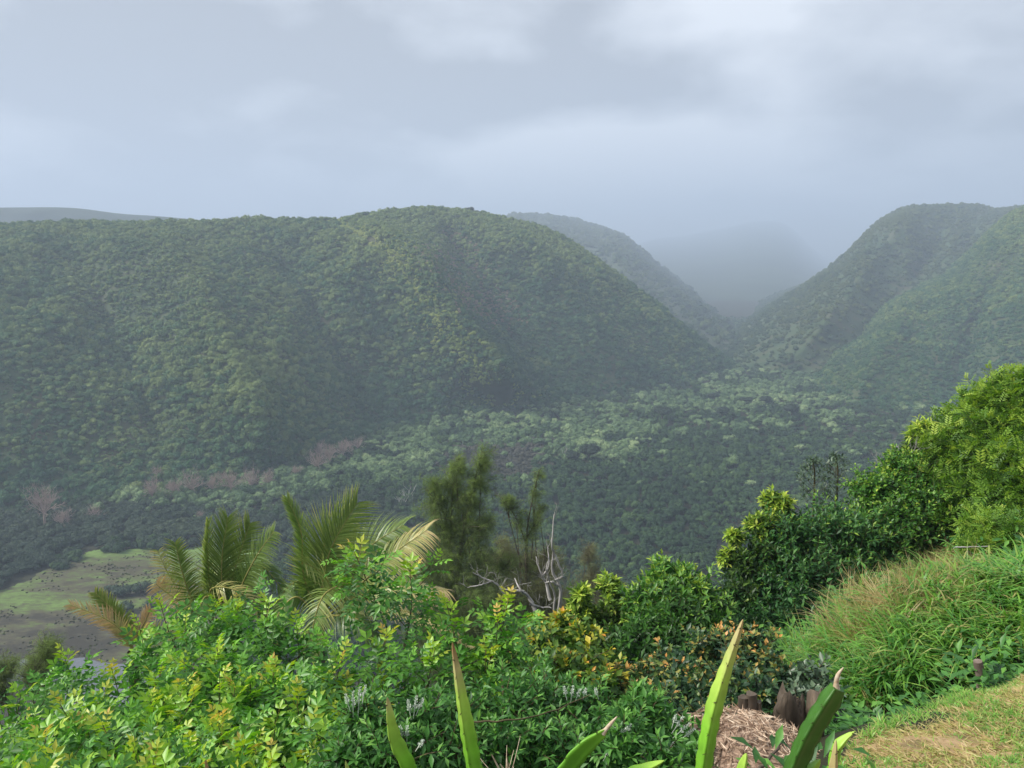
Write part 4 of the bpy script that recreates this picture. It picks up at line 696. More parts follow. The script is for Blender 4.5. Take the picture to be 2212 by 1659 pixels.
# -- climbing cactus stems
cact = {}
for nm, stops in (('cactus_skin', [(0, (.07, .24, .02)), (.5, (.22, .50, .04)), (.8, (.42, .60, .10)), (.93, (.55, .48, .22)), (1, (.34, .20, .09))]), ('dark_cactus_skin', [(0, (.045, .14, .02)), (.6, (.09, .22, .03)), (.9, (.2, .3, .06)), (1, (.3, .3, .1))])):
    cact[nm] = leaf_mat(nm, stops, .18, .42, .4, .5)
dry_m = plain_mat('dry_tissue', [(.3, (.35, .24, .14)), (.7, (.62, .54, .42))], 60, bump=.001)
spine_m = plain_mat('cactus_spine', [(.3, (.03, .02, .015)), (.7, (.08, .05, .03))], 60)
def cactus(label, pl, Y, wpx, rot=.2, t=(0.3, .5, .9), skin='cactus_skin', tip=None, taper=.25, tipw=.05, npad=.055):
    pts = [P(a, b, Y + (c if c else 0)) for a, b, *c_ in [p_ if len(p_) > 2 else (*p_, 0) for p_ in pl] for c in [c_[0]]]
    low = pts[0].copy(); low2 = low + (pts[0] - pts[1]) * .3; gz_ = Gp(low[0], low[1]); low2[2] = min(low2[2], low[2] - .15)
    base = np.array([low2[0], low2[1] + .05, gz_ - .02]); pts = [base, low2] + pts; c = curve(pts, 110)
    d = np.r_[0, np.cumsum(np.linalg.norm(np.diff(c, axis=0), axis=1))]; Ltot = d[-1]; c = np.stack([np.interp(np.linspace(0, Ltot, 120), d, c[:, k]) for k in range(3)], -1); d = np.linspace(0, Ltot, 120)
    r = wpx / 1671 * Y / 2 * .98; fromtip = (Ltot - d); prof = np.clip(fromtip / (taper), 0, 1) ** .6; prof = tipw + (1 - tipw) * prof
    sc_ = 1 + .17 * np.abs(np.sin(math.pi * d / npad)) * np.minimum(prof, 1) - .02
    e = empty('cactus', (base[0], base[1], gz_), label, 'cactus', 'cactus stems reaching up at the bottom edge'); mb = MB()
    T = norm(np.gradient(c, axis=0)); X = norm(np.array([1., 0, 0]) - T * T[:, :1]); Yv = np.cross(T, X)
    angs = []; rad_ = []
    for k in range(3):
        a0 = rot + k * 2 * math.pi / 3
        for da, rr_ in ((-.09, .97), (.09, .97), (.35, .72), (math.pi / 3, .46), (2 * math.pi / 3 - .35, .72)): angs.append(a0 + da); rad_.append(rr_)
    angs = np.array(angs); rad_ = np.array(rad_); m_ = len(angs); tipm = np.where(rad_ > .9, 1, .0)
    rr_ = r * prof[:, None] * (rad_[None] * (1 + (sc_[:, None] - 1) * tipm[None]))
    V = c[:, None] + rr_[..., None] * (np.cos(angs)[None, :, None] * X[:, None] + np.sin(angs)[None, :, None] * Yv[:, None])
    i, j = np.meshgrid(np.arange(119), np.arange(m_), indexing='ij'); F = np.stack([i * m_ + j, i * m_ + (j + 1) % m_, (i + 1) * m_ + (j + 1) % m_, (i + 1) * m_ + j], -1).reshape(-1, 4)
    x = np.clip(1 - fromtip / (taper * 1.6), 0, 1); tv = np.interp(x, [0, .5, 1], t); TT = np.repeat(tv[:, None], m_, 1) + 0 * rad_[None]
    mb.add(V.reshape(-1, 3), F, np.clip(TT.ravel(), 0, 1)); mb.add(V[-1], np.array([[0, 1, 6, 11]]) , t[2]); ms = mb; nskin = sum(len(f) for f in [np.concatenate(q_) for q_ in mb.F.values()])
    for s in np.arange(.02, Ltot, npad):
        i = min(118, int(s / Ltot * 119))
        for k in range(3):
            a = rot + k * 2.0944; o_ = np.cos(a) * X[i] + np.sin(a) * Yv[i]; b = c[i] + o_ * r * prof[i] * .98
            for h in range(3): dd = norm(o_ + R.normal(0, .5, 3)); tube(ms, [b - dd * .003, b + dd * .009], [.0016, .0004], 3, t=2.0)
    so = ms.build('stem', cact[skin], e); so.data.materials.append(spine_m); av = np.zeros(len(so.data.vertices), np.float32); so.data.attributes['tint'].data.foreach_get('value', av)
    vi = np.zeros(len(so.data.loops), np.int32); so.data.loops.foreach_get('vertex_index', vi); ls = np.zeros(len(so.data.polygons), np.int32); so.data.polygons.foreach_get('loop_start', ls); so.data.polygons.foreach_set('material_index', (av[vi[ls]] > 1.5).astype(np.int32))
    if tip:
        mt = MB(); q = curve([P(a, b, Y) for a, b in tip], 10); tube(mt, q, np.interp(np.linspace(0, 1, 10), [0, .2, .6, 1], [r * .38, r * .22, r * .2, r * .05]), 7); mt.build('dry_tip', dry_m, e)
    return e
cactus('slender yellow-green cactus stem with pale dry point, left of the tall brown-tipped stem', [(905, 1740), (882, 1659), (850, 1590), (836, 1506)], 2.2, 38, .1, (.5, .72, .95), taper=.16)
cactus('tall green cactus stem with a brown tip in the bottom middle', [(1050, 1800), (1022, 1659), (998, 1520), (977, 1388)], 2.1, 42, .35, (.3, .7, 1.0), taper=.30)
cactus('short cactus stem leaning right with a dry brown tip, at the bottom edge', [(1130, 1760), (1205, 1680), (1255, 1618), (1308, 1578)], 2.0, 46, -.5, (.25, .35, .5), tip=[(1302, 1584), (1318, 1565), (1333, 1548)], taper=.09, tipw=.3)
cactus('tallest pale green cactus stem with cream tip, right of centre', [(1505, 1800), (1519, 1659), (1545, 1520), (1605, 1338)], 2.0, 42, .15, (.45, .78, .96), taper=.26)
cactus('thick dark green cactus stem topped by a white shrivelled curl', [(1640, 1820), (1706, 1680), (1750, 1580), (1808, 1486)], 1.9, 52, -.2, (.15, .2, .3), 'dark_cactus_skin', tip=[(1806, 1490), (1807, 1470), (1812, 1455), (1822, 1442)], taper=.04, tipw=.75)
cactus('small stubby cactus tip in front of the straw heap', [(1595, 1740), (1600, 1680), (1612, 1628)], 2.1, 32, .5, (.5, .7, .85), taper=.07, tipw=.15)
cactus('thin brown-red cactus tip at the bottom edge beside the dry lawn', [(1788, 1760), (1800, 1670), (1806, 1598)], 2.1, 26, .4, (.97, .98, 1.0), taper=.12)
cactus('short yellow-green cactus pad leaning right over the lawn edge', [(1795, 1690), (1806, 1625), (1822, 1600), (1846, 1580)], 2.15, 26, .2, (.5, .75, .85), taper=.06)
cactus('broad light green cactus stub at the bottom edge beside the thick dark stem', [(1690, 1790), (1735, 1690), (1772, 1640)], 1.9, 46, -.1, (.4, .55, .75), taper=.09)
cactus('low pale cactus tip just entering the bottom edge left of the tallest pale stem', [(1290, 1760), (1340, 1690), (1435, 1643)], 2.0, 34, .2, (.45, .6, .8), taper=.09)
cactus('tiny orange-brown cactus tip at the bottom edge under the pepper shrubs', [(455, 1760), (450, 1700), (444, 1640)], 2.3, 20, .2, (.9, .97, 1.0), taper=.1)
cactus('tiny yellow cactus tip at the bottom edge under the white flower spikes', [(762, 1760), (756, 1700), (746, 1643)], 2.2, 22, .2, (.7, .85, .93), taper=.08)

# -- lawn, straw, tall grass
def hitG(px, py, h=0.0):
    Y = np.linspace(2.2, 45, 900); px = np.asarray(px); q = np.array([0, 0, CAMZ]) + ray(px, py) / ray(px, py)[1] * Y[:, None]
    k = np.argmax(q[:, 2] < G(q[:, 0], q[:, 1]) + h); return q[k]
edge = [P(1770, 1720, 3.3), P(1800, 1650, 3.9), P(1850, 1600, 4.3), P(1900, 1580, 4.45), P(1960, 1560, 4.6), P(2010, 1540, 4.8), P(2060, 1512, 5.0), P(2130, 1485, 5.3), P(2212, 1458, 5.6)]
LAWN = [(p_[0], p_[1]) for p_ in edge] + [(5.5, 6.4), (9, 8), (9, -2), (.6, -2), (.8, 2)]
xs = np.arange(.4, 8.4, .05); ys = np.arange(-1, 7.4, .05); GX, GY = np.meshgrid(xs, ys, indexing='ij'); GZ = G(GX, GY) + .025 + .03 * (vnoise(GX * 3, GY * 3, 5) - .5) + .012 * (vnoise(GX * 14, GY * 14, 6) - .5)
ins = in_poly(GX + .05 * (vnoise(GX * 6, GY * 6, 8) - .5), GY + .1 * (vnoise(GX * 6, GY * 6, 9) - .5), LAWN); i, j = np.meshgrid(np.arange(len(xs) - 1), np.arange(len(ys) - 1), indexing='ij')
kf = (ins[:-1, :-1] & ins[1:, 1:]).ravel(); nj = len(ys); LF = np.stack([i * nj + j, (i + 1) * nj + j, (i + 1) * nj + j + 1, i * nj + j + 1], -1).reshape(-1, 4)[kf]
lawn_m = plain_mat('dry_lawn_soil', [(.32, (.10, .085, .035)), (.5, (.30, .21, .11)), (.7, (.42, .29, .17))], 5, bump=.01)
tag(mesh('lawn', np.stack([GX, GY, GZ], -1).reshape(-1, 3), LF, lawn_m), kind='structure')
def blade_tpl(nb, seed, arch=.9, w_=.03, spread=.6, lmin=.5):
    r = np.random.default_rng(seed); V = []; F = []; T = []
    for k in range(nb):
        az = r.uniform(0, 6.28); l = r.uniform(lmin, 1.); lean = r.uniform(.1, spread); d = np.array([math.cos(az) * lean, math.sin(az) * lean, 1.]); d /= np.linalg.norm(d); s = np.array([-math.sin(az), math.cos(az), 0]) * w_ * .5; p_ = np.r_[r.normal(0, .05, 2), 0.]; b = len(V); tt = r.uniform(-.12, .12)
        for a in range(6): V += [p_ - s * (1 - (a / 5.2) ** 2), p_ + s * (1 - (a / 5.2) ** 2)]; T += [tt + .02 * a] * 2; d = d + np.array([math.cos(az) * .10, math.sin(az) * .10, -.16 * arch * (1 + a * .35)]) * r.uniform(.6, 1.3); d /= np.linalg.norm(d); p_ = p_ + d * l / 5
        F += [(b + 2 * a, b + 2 * a + 1, b + 2 * a + 3, b + 2 * a + 2) for a in range(5)]
    return np.array(V), np.array(F), np.array(T)
grass_m = leaf_mat('grass_blade', [(0, (.03, .09, .022)), (.35, (.07, .22, .035)), (.6, (.18, .40, .05)), (.8, (.38, .38, .12)), (1, (.50, .37, .19))], .3, .4, .45)
def place(mb, tpls, Q, S, tint, tilt=.12):
    k = R.integers(0, len(tpls), len(Q)); ups = norm(np.c_[R.normal(0, tilt, (len(Q), 2)), np.ones(len(Q))]); az = R.uniform(0, 6.28, len(Q)); X = np.c_[np.cos(az), np.sin(az), np.zeros(len(Q))]; X = norm(X - ups * np.sum(X * ups, 1, keepdims=True)); Mx = np.stack([X, np.cross(ups, X), ups], -1)
    for a in range(len(tpls)):
        m_ = k == a
        if m_.any(): stamp(mb, tpls[a], Q[m_], Mx[m_], S[m_], tint[m_])
# short turf
n = 120000; q = np.c_[R.uniform(.5, 6.5, n), R.uniform(2.6, 6.6, n)]; q = q[in_poly(q[:, 0], q[:, 1], LAWN)]; px, py, _ = proj(np.c_[q, G(q[:, 0], q[:, 1])]); k = (px > 1700) & (px < 2400) & (py < 1760); q = q[k]; LW = len(q)
pn = vnoise(q[:, 0] * 2.2, q[:, 1] * 2.2, 61); pn2 = vnoise(q[:, 0] * 6, q[:, 1] * 6, 62); ez = np.min(np.linalg.norm(q[:, None] - np.array(edge)[None, :, :2], axis=2), 1)
gr = np.clip(1.5 * (pn - .48) + .9 * (pn2 - .5) + .75 * np.exp(-ez / .16) - .14, 0, 1); Q3 = np.c_[q, G(q[:, 0], q[:, 1]) + .02]
green = R.random(len(q)) < gr; mb = MB(); tb = [blade_tpl(5, s, .8, .09, .9) for s in (1, 2, 3)]
place(mb, tb, Q3[green], R.uniform(.03, .075, green.sum()) * (1 + .8 * np.exp(-ez[green] / .15)), np.clip(R.normal(.52, .1, green.sum()), 0, 1), .2)
dry = ~green; nd = dry.sum(); D = np.c_[R.normal(0, 1, (nd, 2)), R.normal(0, .16, nd)]; stamp(mb, T_LONG_ := leafset([((-.5, 0, 0), (1, 0, 0), (0, 0, 1), 1, .085, 0)], droop=.05), Q3[dry] + [0, 0, .012], basis(D, roll=R.uniform(0, 6, nd)), R.uniform(.04, .12, nd), np.clip(R.normal(.88, .12, nd), 0, 1))
tag(mb.build('lawn_grass', grass_m), 'short mown grass, half green half straw, on the lawn in the lower right corner', kind='stuff')
TALL = [(1750, 1400), (1830, 1330), (1890, 1280), (1960, 1210), (2080, 1170), (2290, 1180), (2290, 1350), (2120, 1380), (2060, 1410), (1960, 1450), (1850, 1490), (1800, 1480), (1750, 1440)]
DRY = [(1860, 1260), (1940, 1170), (1990, 1140), (2140, 1150), (2120, 1210), (2050, 1260), (1990, 1310), (1900, 1370), (1830, 1350)]
pp = []
while len(pp) < 620:
    a, b = R.uniform(1730, 2270), R.uniform(1150, 1580)
    if in_poly(np.array([a]), np.array([b]), TALL)[0]: pp.append((a, b))
Q = np.array([hitG(a, b, .3) for a, b in pp]); pp = np.array(pp); Q[:, 2] = G(Q[:, 0], Q[:, 1]) - .03
isdry = in_poly(pp[:, 0] + R.normal(0, 30, len(pp)), pp[:, 1] + R.normal(0, 25, len(pp)), DRY) & (R.random(len(pp)) < .85); tg = [blade_tpl(20, s, 1.25, .042, .34, .4) for s in (5, 6, 7, 8)]
mb = MB(); m_ = ~isdry; low_shade = np.clip((pp[m_, 1] - 1330) / 200, 0, 1); place(mb, tg, Q[m_], R.uniform(.42, .8, m_.sum()), np.clip(R.normal(.46, .11, m_.sum()) - .18 * low_shade + .2 * (R.random(m_.sum()) < .2) * (1 - low_shade), 0, 1))  # tint darkens down the bank, putting its shade into the grass colour
dq = Q[m_]; k2 = R.integers(0, len(dq), 220); dd = dq[k2] + np.c_[R.normal(0, .1, (220, 2)), np.zeros(220)]; place(mb, [blade_tpl(6, 21, .5, .014, .9)], dd, R.uniform(.4, .6, 220), np.full(220, .97))
tag(mb.build('tall_grass', grass_m), 'tall arching green grass on the bank behind the lawn', kind='stuff')
mb = MB(); m_ = isdry; kk = np.repeat(np.where(m_)[0], 7); qd = Q[kk] + np.c_[R.normal(0, .2, (len(kk), 2)), np.zeros(len(kk))]; place(mb, [blade_tpl(26, s, .5, .014, 1.1) for s in (31, 32)], qd, R.uniform(.35, .6, len(kk)), np.clip(R.normal(.84, .14, len(kk)), 0, 1), .45)
tag(mb.build('dry_grass', grass_m), 'straw-coloured dead grass at the top of the bank', kind='stuff')
mb = MB(); s_ = [(1700 + 30 * R.normal(), 1390 + 18 * R.normal()) for _ in range(30)] + [(1790 + 60 * R.normal(), 1370 + 25 * R.normal()) for _ in range(30)]; qs = np.array([hitG(a, b, .3) for a, b in s_]); qs[:, 2] = G(qs[:, 0], qs[:, 1]); place(mb, [blade_tpl(18, 41, .5, .012, .5)], qs, R.uniform(.4, .8, len(qs)), np.clip(R.normal(.66, .1, len(qs)), 0, 1))
tag(mb.build('thin_grass', grass_m), 'thin upright grass stems at the foot of the dark tree', kind='stuff')
# a grass tuft by the white flowers
q = hitG(1390, 1560, .1); q[2] += .35; e = empty('grass_tuft', q, 'bright green grass tuft between the rusty bush and the white flowers', 'grass tuft'); mb = MB(); place(mb, [blade_tpl(60, 51, .9, .02, .8)], np.array([q, q + [.15, 0, 0], q - [.1, .1, 0]]), np.array([.34, .3, .32]), np.array([.5, .48, .55])); mb.build('blades', grass_m, e)
# low leafy ground cover under the bushes
lc = []
for s in (3, 4):
    r = np.random.default_rng(s); it = [((r.normal(0, .35), r.normal(0, .35), r.uniform(0, .5)), (r.normal(), r.normal(), r.uniform(-.1, .7)), (0, 0, 1), r.uniform(.12, .3), .09, r.uniform(0, .8)) for _ in range(150)]
    V, F, T = leafset(it); lc.append(mesh('cover_shape', V, F, LM['weed'], None, {'tint': T}, link=False))
n = 5200; q = np.c_[R.uniform(-16, 16, n), R.uniform(2.6, 24, n)]; q = q[(np.abs(q[:, 0]) < q[:, 1] * .95 + 1) & ~in_poly(q[:, 0], q[:, 1], LAWN)]; px, py, _ = proj(np.c_[q, G(q[:, 0], q[:, 1]) + .4]); q = q[~in_poly(px, py, TALL)]; sp_ = P(1620, 1620, 4.45)
q = q[np.hypot(q[:, 0] - sp_[0], q[:, 1] - sp_[1]) > .5]; scatter('ground_cover', np.c_[q, G(q[:, 0], q[:, 1]) - .02], R.uniform(.2, .4, len(q)) * (1 + q[:, 1] / 14), lc, 'low dark weeds covering the ground between the bushes')
n = 5200; th = R.uniform(rad(-45), rad(55), n); d = R.uniform(20, 175, n); q = np.c_[d * np.sin(th), d * np.cos(th)]; z = G(q[:, 0], q[:, 1]); k = z > 2; q3 = np.c_[q, z][k]; s = R.uniform(.7, 1.6, len(q3)) * (1 + q3[:, 1] / 160)
q3[:, 2] += s * .3; px, py, _ = proj(q3 + np.c_[np.zeros((len(q3), 2)), s]); bad = (px < 600) & (py < 1500); scatter('slope_thicket', q3[~bad], s[~bad], s_blue, 'dark thicket on the steep slope dropping to the valley')

# straw heap, stumps, post, stick, fallen grey stalk
c0 = P(1622, 1650, 4.4); c0[2] = Gp(c0[0], c0[1])
c0[2] = P(1622, 1592, 4.4)[2] - .18
xs_ = np.linspace(-1, 1, 40); HX, HY = np.meshgrid(xs_, xs_, indexing='ij'); rr_ = np.hypot(HX, HY); hz_ = .22 * np.exp(-(rr_ * 1.35) ** 2) + .03 * (vnoise(HX * 5 + 9, HY * 5 + 9, 3) - .5); i, j = np.meshgrid(np.arange(39), np.arange(39), indexing='ij')
HF = np.stack([i * 40 + j, (i + 1) * 40 + j, (i + 1) * 40 + j + 1, i * 40 + j + 1], -1).reshape(-1, 4)
e = empty('straw_heap', c0, 'heap of dry pinkish straw and clippings beside the lawn', 'straw heap')
hm = plain_mat('straw', [(.3, (.13, .085, .06)), (.55, (.33, .23, .17)), (.75, (.50, .38, .29))], 26, bump=.006)
mesh('mound', np.stack([HX * .52 + c0[0], HY * .62 + c0[1], hz_ + c0[2] - .05 - .35 * np.clip(rr_ - .8, 0, 1)], -1).reshape(-1, 3), HF, hm, e)
n = 2600; u = R.uniform(-1, 1, (n, 2)); u = u[np.hypot(*u.T) < 1]; hh = .22 * np.exp(-(np.hypot(*u.T) * 1.35) ** 2); Qs = np.c_[u[:, 0] * .52 + c0[0], u[:, 1] * .62 + c0[1], hh + c0[2] - .035]; az = np.arctan2(u[:, 1], u[:, 0]) + R.normal(1.2, .8, len(u)); D = np.c_[np.cos(az), np.sin(az), R.normal(0, .22, len(u))]
straw_m = leaf_mat('straw_blade', [(0, (.16, .10, .07)), (.5, (.42, .30, .21)), (1, (.70, .57, .44))], .1, .6, .2); mb = MB(); stamp(mb, T_LONG_, Qs, basis(D, roll=R.uniform(0, 6, len(u))), R.uniform(.05, .16, len(u)), R.random(len(u))); mb.build('straw', straw_m, e)
def stick(label, pl, Y, r, m_, name='stick', cat='stick'):
    mb = MB(); tube(mb, curve([P(a, b, y_) for (a, b), y_ in zip(pl, Y)], 14) + R.normal(0, .003, (14, 3)), np.linspace(r, r * .5, 14), 7); tag(mb.build(name, m_), label, cat)
stick('dark weathered stick lying on the straw heap', [(1628, 1672), (1660, 1640), (1692, 1598)], (3.9, 4.0, 4.15), .012, bark)
stick('thin pale fallen stalk lying across the tall grass', [(2395 - 260, 1500 - 235), (2160, 1285), (2178, 1300)], (8.6, 8.4, 8.3), .012, deadwood)
stick('short grey fallen log in the grass left of the bank', [(1860, 1338), (1895, 1337)], (10.5, 10.5), .03, deadwood, 'log', 'log')
stick('pale bare fallen pole above the dead grass on the right', [(2060, 1183), (2135, 1180)], (12.2, 12.2), .015, deadwood)
stick('dark leafless pole leaning out of the bank at the right', [(2200, 1290), (2140, 1240), (2090, 1190)], (9.5, 9.8, 10), .012, bark)
stump_m = plain_mat('stump_wood', [(.3, (.045, .036, .028)), (.55, (.12, .095, .072)), (.75, (.24, .18, .13))], 9, bump=.02, stretch=(1, 1, .25))
e = empty('tree_stump', P(1715, 1572, 5.0), 'broken brown tree stump split into upright slabs behind the straw heap', 'stump')
for px, pt, wd in ((1680, 1516, .05), (1704, 1498, .07), (1733, 1512, .045), (1752, 1500, .06), (1770, 1534, .035)):
    mb = MB(); b = P(px, 1575, 5.0); tp = P(px + R.normal(0, 3), pt, 5.0 + R.normal(0, .03)); tp = tp + [R.normal(0, .03), 0, 0]; c = curve([b - [0, 0, .2], b, (b + tp) / 2 + R.normal(0, .012, 3), tp], 16); i0 = mb.n; tube(mb, c, wd * np.interp(np.linspace(0, 1, 16), [0, .6, .93, 1], [1.1, 1, .92, .6]), 14); V = mb.V[-1]
    a = np.tile(np.arange(14), 16) * 2 * math.pi / 14; off = 1 + .16 * np.sin(a * 3 + px) + .09 * np.sin(a * 7 + px); cc_ = np.repeat(c, 14, 0); mb.V[-1] = cc_ + (V - cc_) * off[:, None] + np.c_[np.zeros((len(V), 2)), .045 * np.sin(a * 2 + px) * (np.repeat(np.arange(16), 14) > 12) + .02 * np.sin(a * 5 + px) * (np.repeat(np.arange(16), 14) > 13)]
    mb.add(c[-1] + (mb.V[-1][-14:] - c[-1]) * 1.0, np.arange(14)[None], 0); mb.build('slab', stump_m, e)
e = empty('tree_stump', P(1617, 1545, 5.0), 'small dark broken stump hidden in the rusty bush', 'stump')
for px, pt, wd in ((1605, 1505, .04), (1622, 1498, .045), (1638, 1515, .03)):
    mb = MB(); b = P(px, 1565, 5.0); tp = P(px, pt, 5.0); c = curve([b - [0, 0, .2], b, tp], 12); tube(mb, c, wd * np.linspace(1.1, .8, 12), 10); V = mb.V[-1]; a = np.tile(np.arange(10), 12) * .628; cc_ = np.repeat(c, 10, 0); mb.V[-1] = cc_ + (V - cc_) * (1 + .2 * np.sin(a * 3 + px))[:, None]; mb.add(mb.V[-1][-10:], np.arange(10)[None], 0); mb.build('slab', stump_m, e)
b = P(2120, 1478, 5.75); tp = P(2112, 1428, 5.75); mb = MB(); c = curve([b - [0, 0, .25], b, tp], 12); tube(mb, c, np.r_[np.full(11, .036), .033], 12); mb.add(mb.V[-1][-12:], np.arange(12)[None], 0)
tag(mb.build('wooden_post', plain_mat('post_wood', [(.3, (.10, .075, .06)), (.7, (.24, .19, .16))], 12, bump=.006, stretch=(1, 1, .2))), 'short weathered wooden post stub at the far edge of the lawn', 'post')
# dry sprig at the bottom edge, with thin seed stalks
q = P(1092, 1690, 2.6); e = empty('dry_sprig', q, 'dry white bare sprig at the bottom edge between two green cactus stems', 'dry plant'); mb = MB()
for a, b_ in ((1062, 1630), (1095, 1636), (1098, 1648), (1080, 1650), (1110, 1655)): tube(mb, curve([q, P((a + 1092) / 2 + 3, 1665, 2.6), P(a, b_, 2.6)], 8), np.linspace(.006, .002, 8), 5)
mb.build('stalk', dry_m, e); mb = MB()
for a, b_ in ((1010, 1600), (1124, 1590), (1110, 1620), (1095, 1610)): tube(mb, curve([q, P((a + 1092) / 2, 1655, 2.6), P(a, b_, 2.7)], 10), np.linspace(.002, .001, 10), 3)
mb.build('seed_stalk', dry_m, e)
# thin arching brown runner across the dark shrubs
stick('long thin brown runner arching across the dark shrubs', [(1010, 1560), (1100, 1556), (1180, 1540), (1275, 1502)], (4.1, 4.1, 4.2, 4.4), .006, bark_green, 'bare_runner', 'twig')

# -- single trees in the valley
def bare_crown(seed, n=420):
    r = np.random.default_rng(seed); mb = MB(); st0 = R.bit_generator.state
    for k in range(16):
        az = k * .7 + r.uniform(0, .4); el = r.uniform(.35, 1.4); d = np.array([math.cos(az) * math.cos(el), math.sin(az) * math.cos(el), math.sin(el)]); twigs(mb, (0, 0, -.5), .75, .026, 4, .55, .4, d)
    V = np.concatenate(mb.V); F = np.concatenate(mb.F[4]); return V, F
dead_m = plain_mat('bare_pinkish_twig', [(.3, (.28, .215, .185)), (.7, (.46, .36, .32))], .5)
bc = []
for s in (1, 2, 3):
    V, F = bare_crown(s); bc.append(mesh('branches', V, F, dead_m, None, {'tint': np.zeros(len(V))}, link=False))
DEAD = [(98, 1100, 42, 'large bare pinkish tree with wide crown, leftmost at the foot of the long hill'), (136, 1125, 24, 'bare pinkish tree hanging low right beside the large leftmost one'), (205, 1112, 18, 'small bare pinkish tree halfway between the wide bare tree and the row'),
        (330, 1062, 26, 'first bare pinkish tree of the row above the pale treetops'), (375, 1058, 24, 'second bare pinkish tree of the row above the pale treetops'), (415, 1050, 30, 'broad bare pinkish tree, third of the row above the pale treetops'), (460, 1050, 24, 'bare pinkish tree, fourth of the row above the pale treetops'),
        (500, 1044, 30, 'bare pinkish tree, fifth of the row above the pale treetops'), (545, 1040, 28, 'bare pinkish tree, sixth of the row above the pale treetops'), (580, 1038, 22, 'bare pinkish tree at the right end of the row above the pale treetops'), (640, 1020, 18, 'small bare pinkish tree between the row and the upper cluster'),
        (685, 1000, 28, 'bare pinkish tree, lowest of the upper cluster'), (712, 985, 26, 'bare pinkish tree in the middle of the upper cluster'), (742, 972, 26, 'bare pinkish tree at the upper right of the cluster'), (775, 962, 18, 'small bare pinkish tree above the upper cluster'), (690, 975, 22, 'bare pinkish tree at the upper left of the cluster'),
        (436, 1115, 13, 'tiny bare pinkish tree above the ragged palm'), (335, 1020, 14, 'small bare pinkish tree alone on the lower hillside')]
HV = HILLS['hill_with_long_ridge'][0]; hpx, hpy, _ = proj(HV)
def valley_point(px, py):            # ground or hillside point seen there
    q = PZ(px, py, 0.); d = np.hypot(hpx - px, hpy - py); k = int(np.argmin(d)); h = HV[k]
    return h if (d[k] < 12 and np.linalg.norm(h[:2]) < np.linalg.norm(q[:2])) else q
for n_, (px, py, rp, lab) in enumerate(DEAD):
    q = valley_point(px, py + rp * .9); r = rp / 1671 * np.linalg.norm(q - [0, 0, CAMZ]); e = empty('bare_tree', q, lab, 'bare tree', 'leafless pinkish trees along the foot of the hill'); o = bc[n_ % 3].copy(); C.objects.link(o); o.parent = e; o.location = (0, 0, r * 1.1); o.scale = (r * .85, r * .85, r * 1.0); o.rotation_euler = (0, 0, R.uniform(0, 6))
    mb = MB(); tube(mb, [q - [0, 0, .5], q + [0, 0, r * .9]], [.06 * r, .04 * r], 5); mb.build('trunk', dead_m, e)
solo = srcset(forest_mat('single_tree_foliage', (.022, .040, .024), (.03, .05, .03), (.05, .075, .036)), (51, 52), n=700, size=.16)
lowm = srcset(f_blue, (61, 62), n=600, size=.14)
def lone(px, py, rp, lab, src, group=None, name='lone_tree', z=None, cat='tree', k=0, flat=1.0):
    q = valley_point(px, py) if z is None else z; r = rp / 1671 * np.linalg.norm(q - [0, 0, CAMZ]); e = empty(name, q, lab, cat, group); o = src[k % 2].copy(); o.name = 'crown'; C.objects.link(o); o.parent = e; o.location = (0, 0, r * (1.1 if cat == 'tree' else .55)); o.scale = (r, r, r * flat); o.rotation_euler = (0, 0, R.uniform(0, 6)); mb = MB(); tube(mb, [q - [0, 0, .5], q + [0, 0, r]], [.09 * r, .05 * r], 6); mb.build('trunk', bark, e)
for n_, (px, py, rp, lab) in enumerate([(1430, 912, 22, 'dark rounded tree standing among pale treetops in mid valley'), (1272, 1000, 26, 'wide dark tree beside the small pale patch in mid valley'), (1235, 1002, 18, 'dark tree just left of the wide dark one in mid valley'), (1560, 905, 16, 'small dark tree at the near side of the far pale woods'), (1610, 880, 15, 'small dark rounded tree in the middle of the far pale woods'),
                                  (1655, 880, 15, 'small dark tree at the right of the far pale woods'), (1540, 870, 14, 'small dark tree high up among the far pale woods'), (1710, 905, 20, 'dark tree clump at the right below the valley gap')]): lone(px, py, rp, lab, solo, 'dark single trees in the valley woods', k=n_, flat=.8)
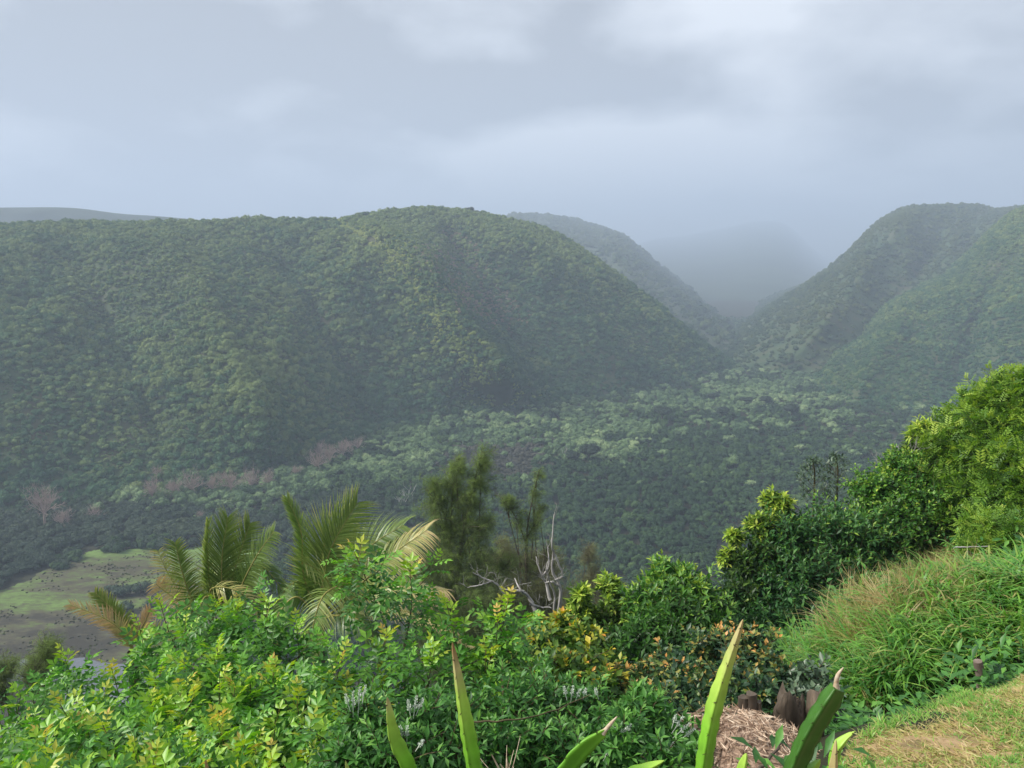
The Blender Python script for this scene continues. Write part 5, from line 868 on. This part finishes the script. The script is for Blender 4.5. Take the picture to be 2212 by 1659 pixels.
for n_, (px, py, rp, lab) in enumerate([(1003, 462, 8, 'dark tree on the crest just right of the highest point'), (1016, 461, 10, 'largest dark tree on the crest right of the highest point'), (1030, 464, 8, 'dark tree on the crest at the right end of its small clump'), (905, 457, 7, 'small rounded tree on the crest left of the highest point'), (122, 486, 7, 'small dark tree on the crest at the far left')]):
    lone(px, py, rp, lab, solo, 'trees standing out on the crest', k=n_, z=P(px, py, 805 if px > 500 else 612) - [0, 0, 2])
for n_, (px, py, rp, lab) in enumerate([(238, 1290, 20, 'scraggly dark shrub on the meadow, left one of the group'), (268, 1285, 24, 'tallest scraggly dark shrub in the middle of the meadow group'), (305, 1285, 22, 'scraggly dark shrub on the meadow beside the ragged palm'), (285, 1320, 22, 'low dark shrub at the front of the meadow group'), (325, 1315, 20, 'dark shrub of the meadow group nearest the ragged palm')]): lone(px, py, rp, lab, lowm, 'dark shrubs on the meadow', 'meadow_shrub', cat='shrub', k=n_, flat=.8)
for px, py, lab in ((885, 1085, 'thin white leafless snag left of the tall ironwood'), (868, 1098, 'small grey leafless snag beside the thin white one'), (1222, 995, 'small white snag in mid valley beside the dark tree')):
    q = PZ(px, py, 0); e = empty('white_snag', q, lab, 'dead tree'); mb = MB()
    for k in range(3): twigs(mb, q, 5.2, .16, 2, .3, .8, (R.normal(0, .2), R.normal(0, .2), 1))
    mb.build('branches', deadwood, e)

#HAZE
hz = mat('haze'); t = hz.node_tree; o_ = N(t, 'ShaderNodeOutputMaterial'); pv = N(t, 'ShaderNodeVolumePrincipled')
pv.inputs['Color'].default_value = (.59, .70, .88, 1); pv.inputs['Density'].default_value = HAZE; pv.inputs['Anisotropy'].default_value = .1; L(t, pv.outputs[0], o_.inputs['Volume'])
bx = np.array([(x, y, z) for x in (-9800, 9800) for y in (-9800, 9800) for z in (-12, 620)], float)
hb = mesh('haze', bx, np.array([(0, 1, 3, 2), (4, 6, 7, 5), (0, 4, 5, 1), (2, 3, 7, 6), (0, 2, 6, 4), (1, 5, 7, 3)]), hz, smooth=False)
tag(hb, 'thin pale misty air filling the whole valley', kind='stuff')
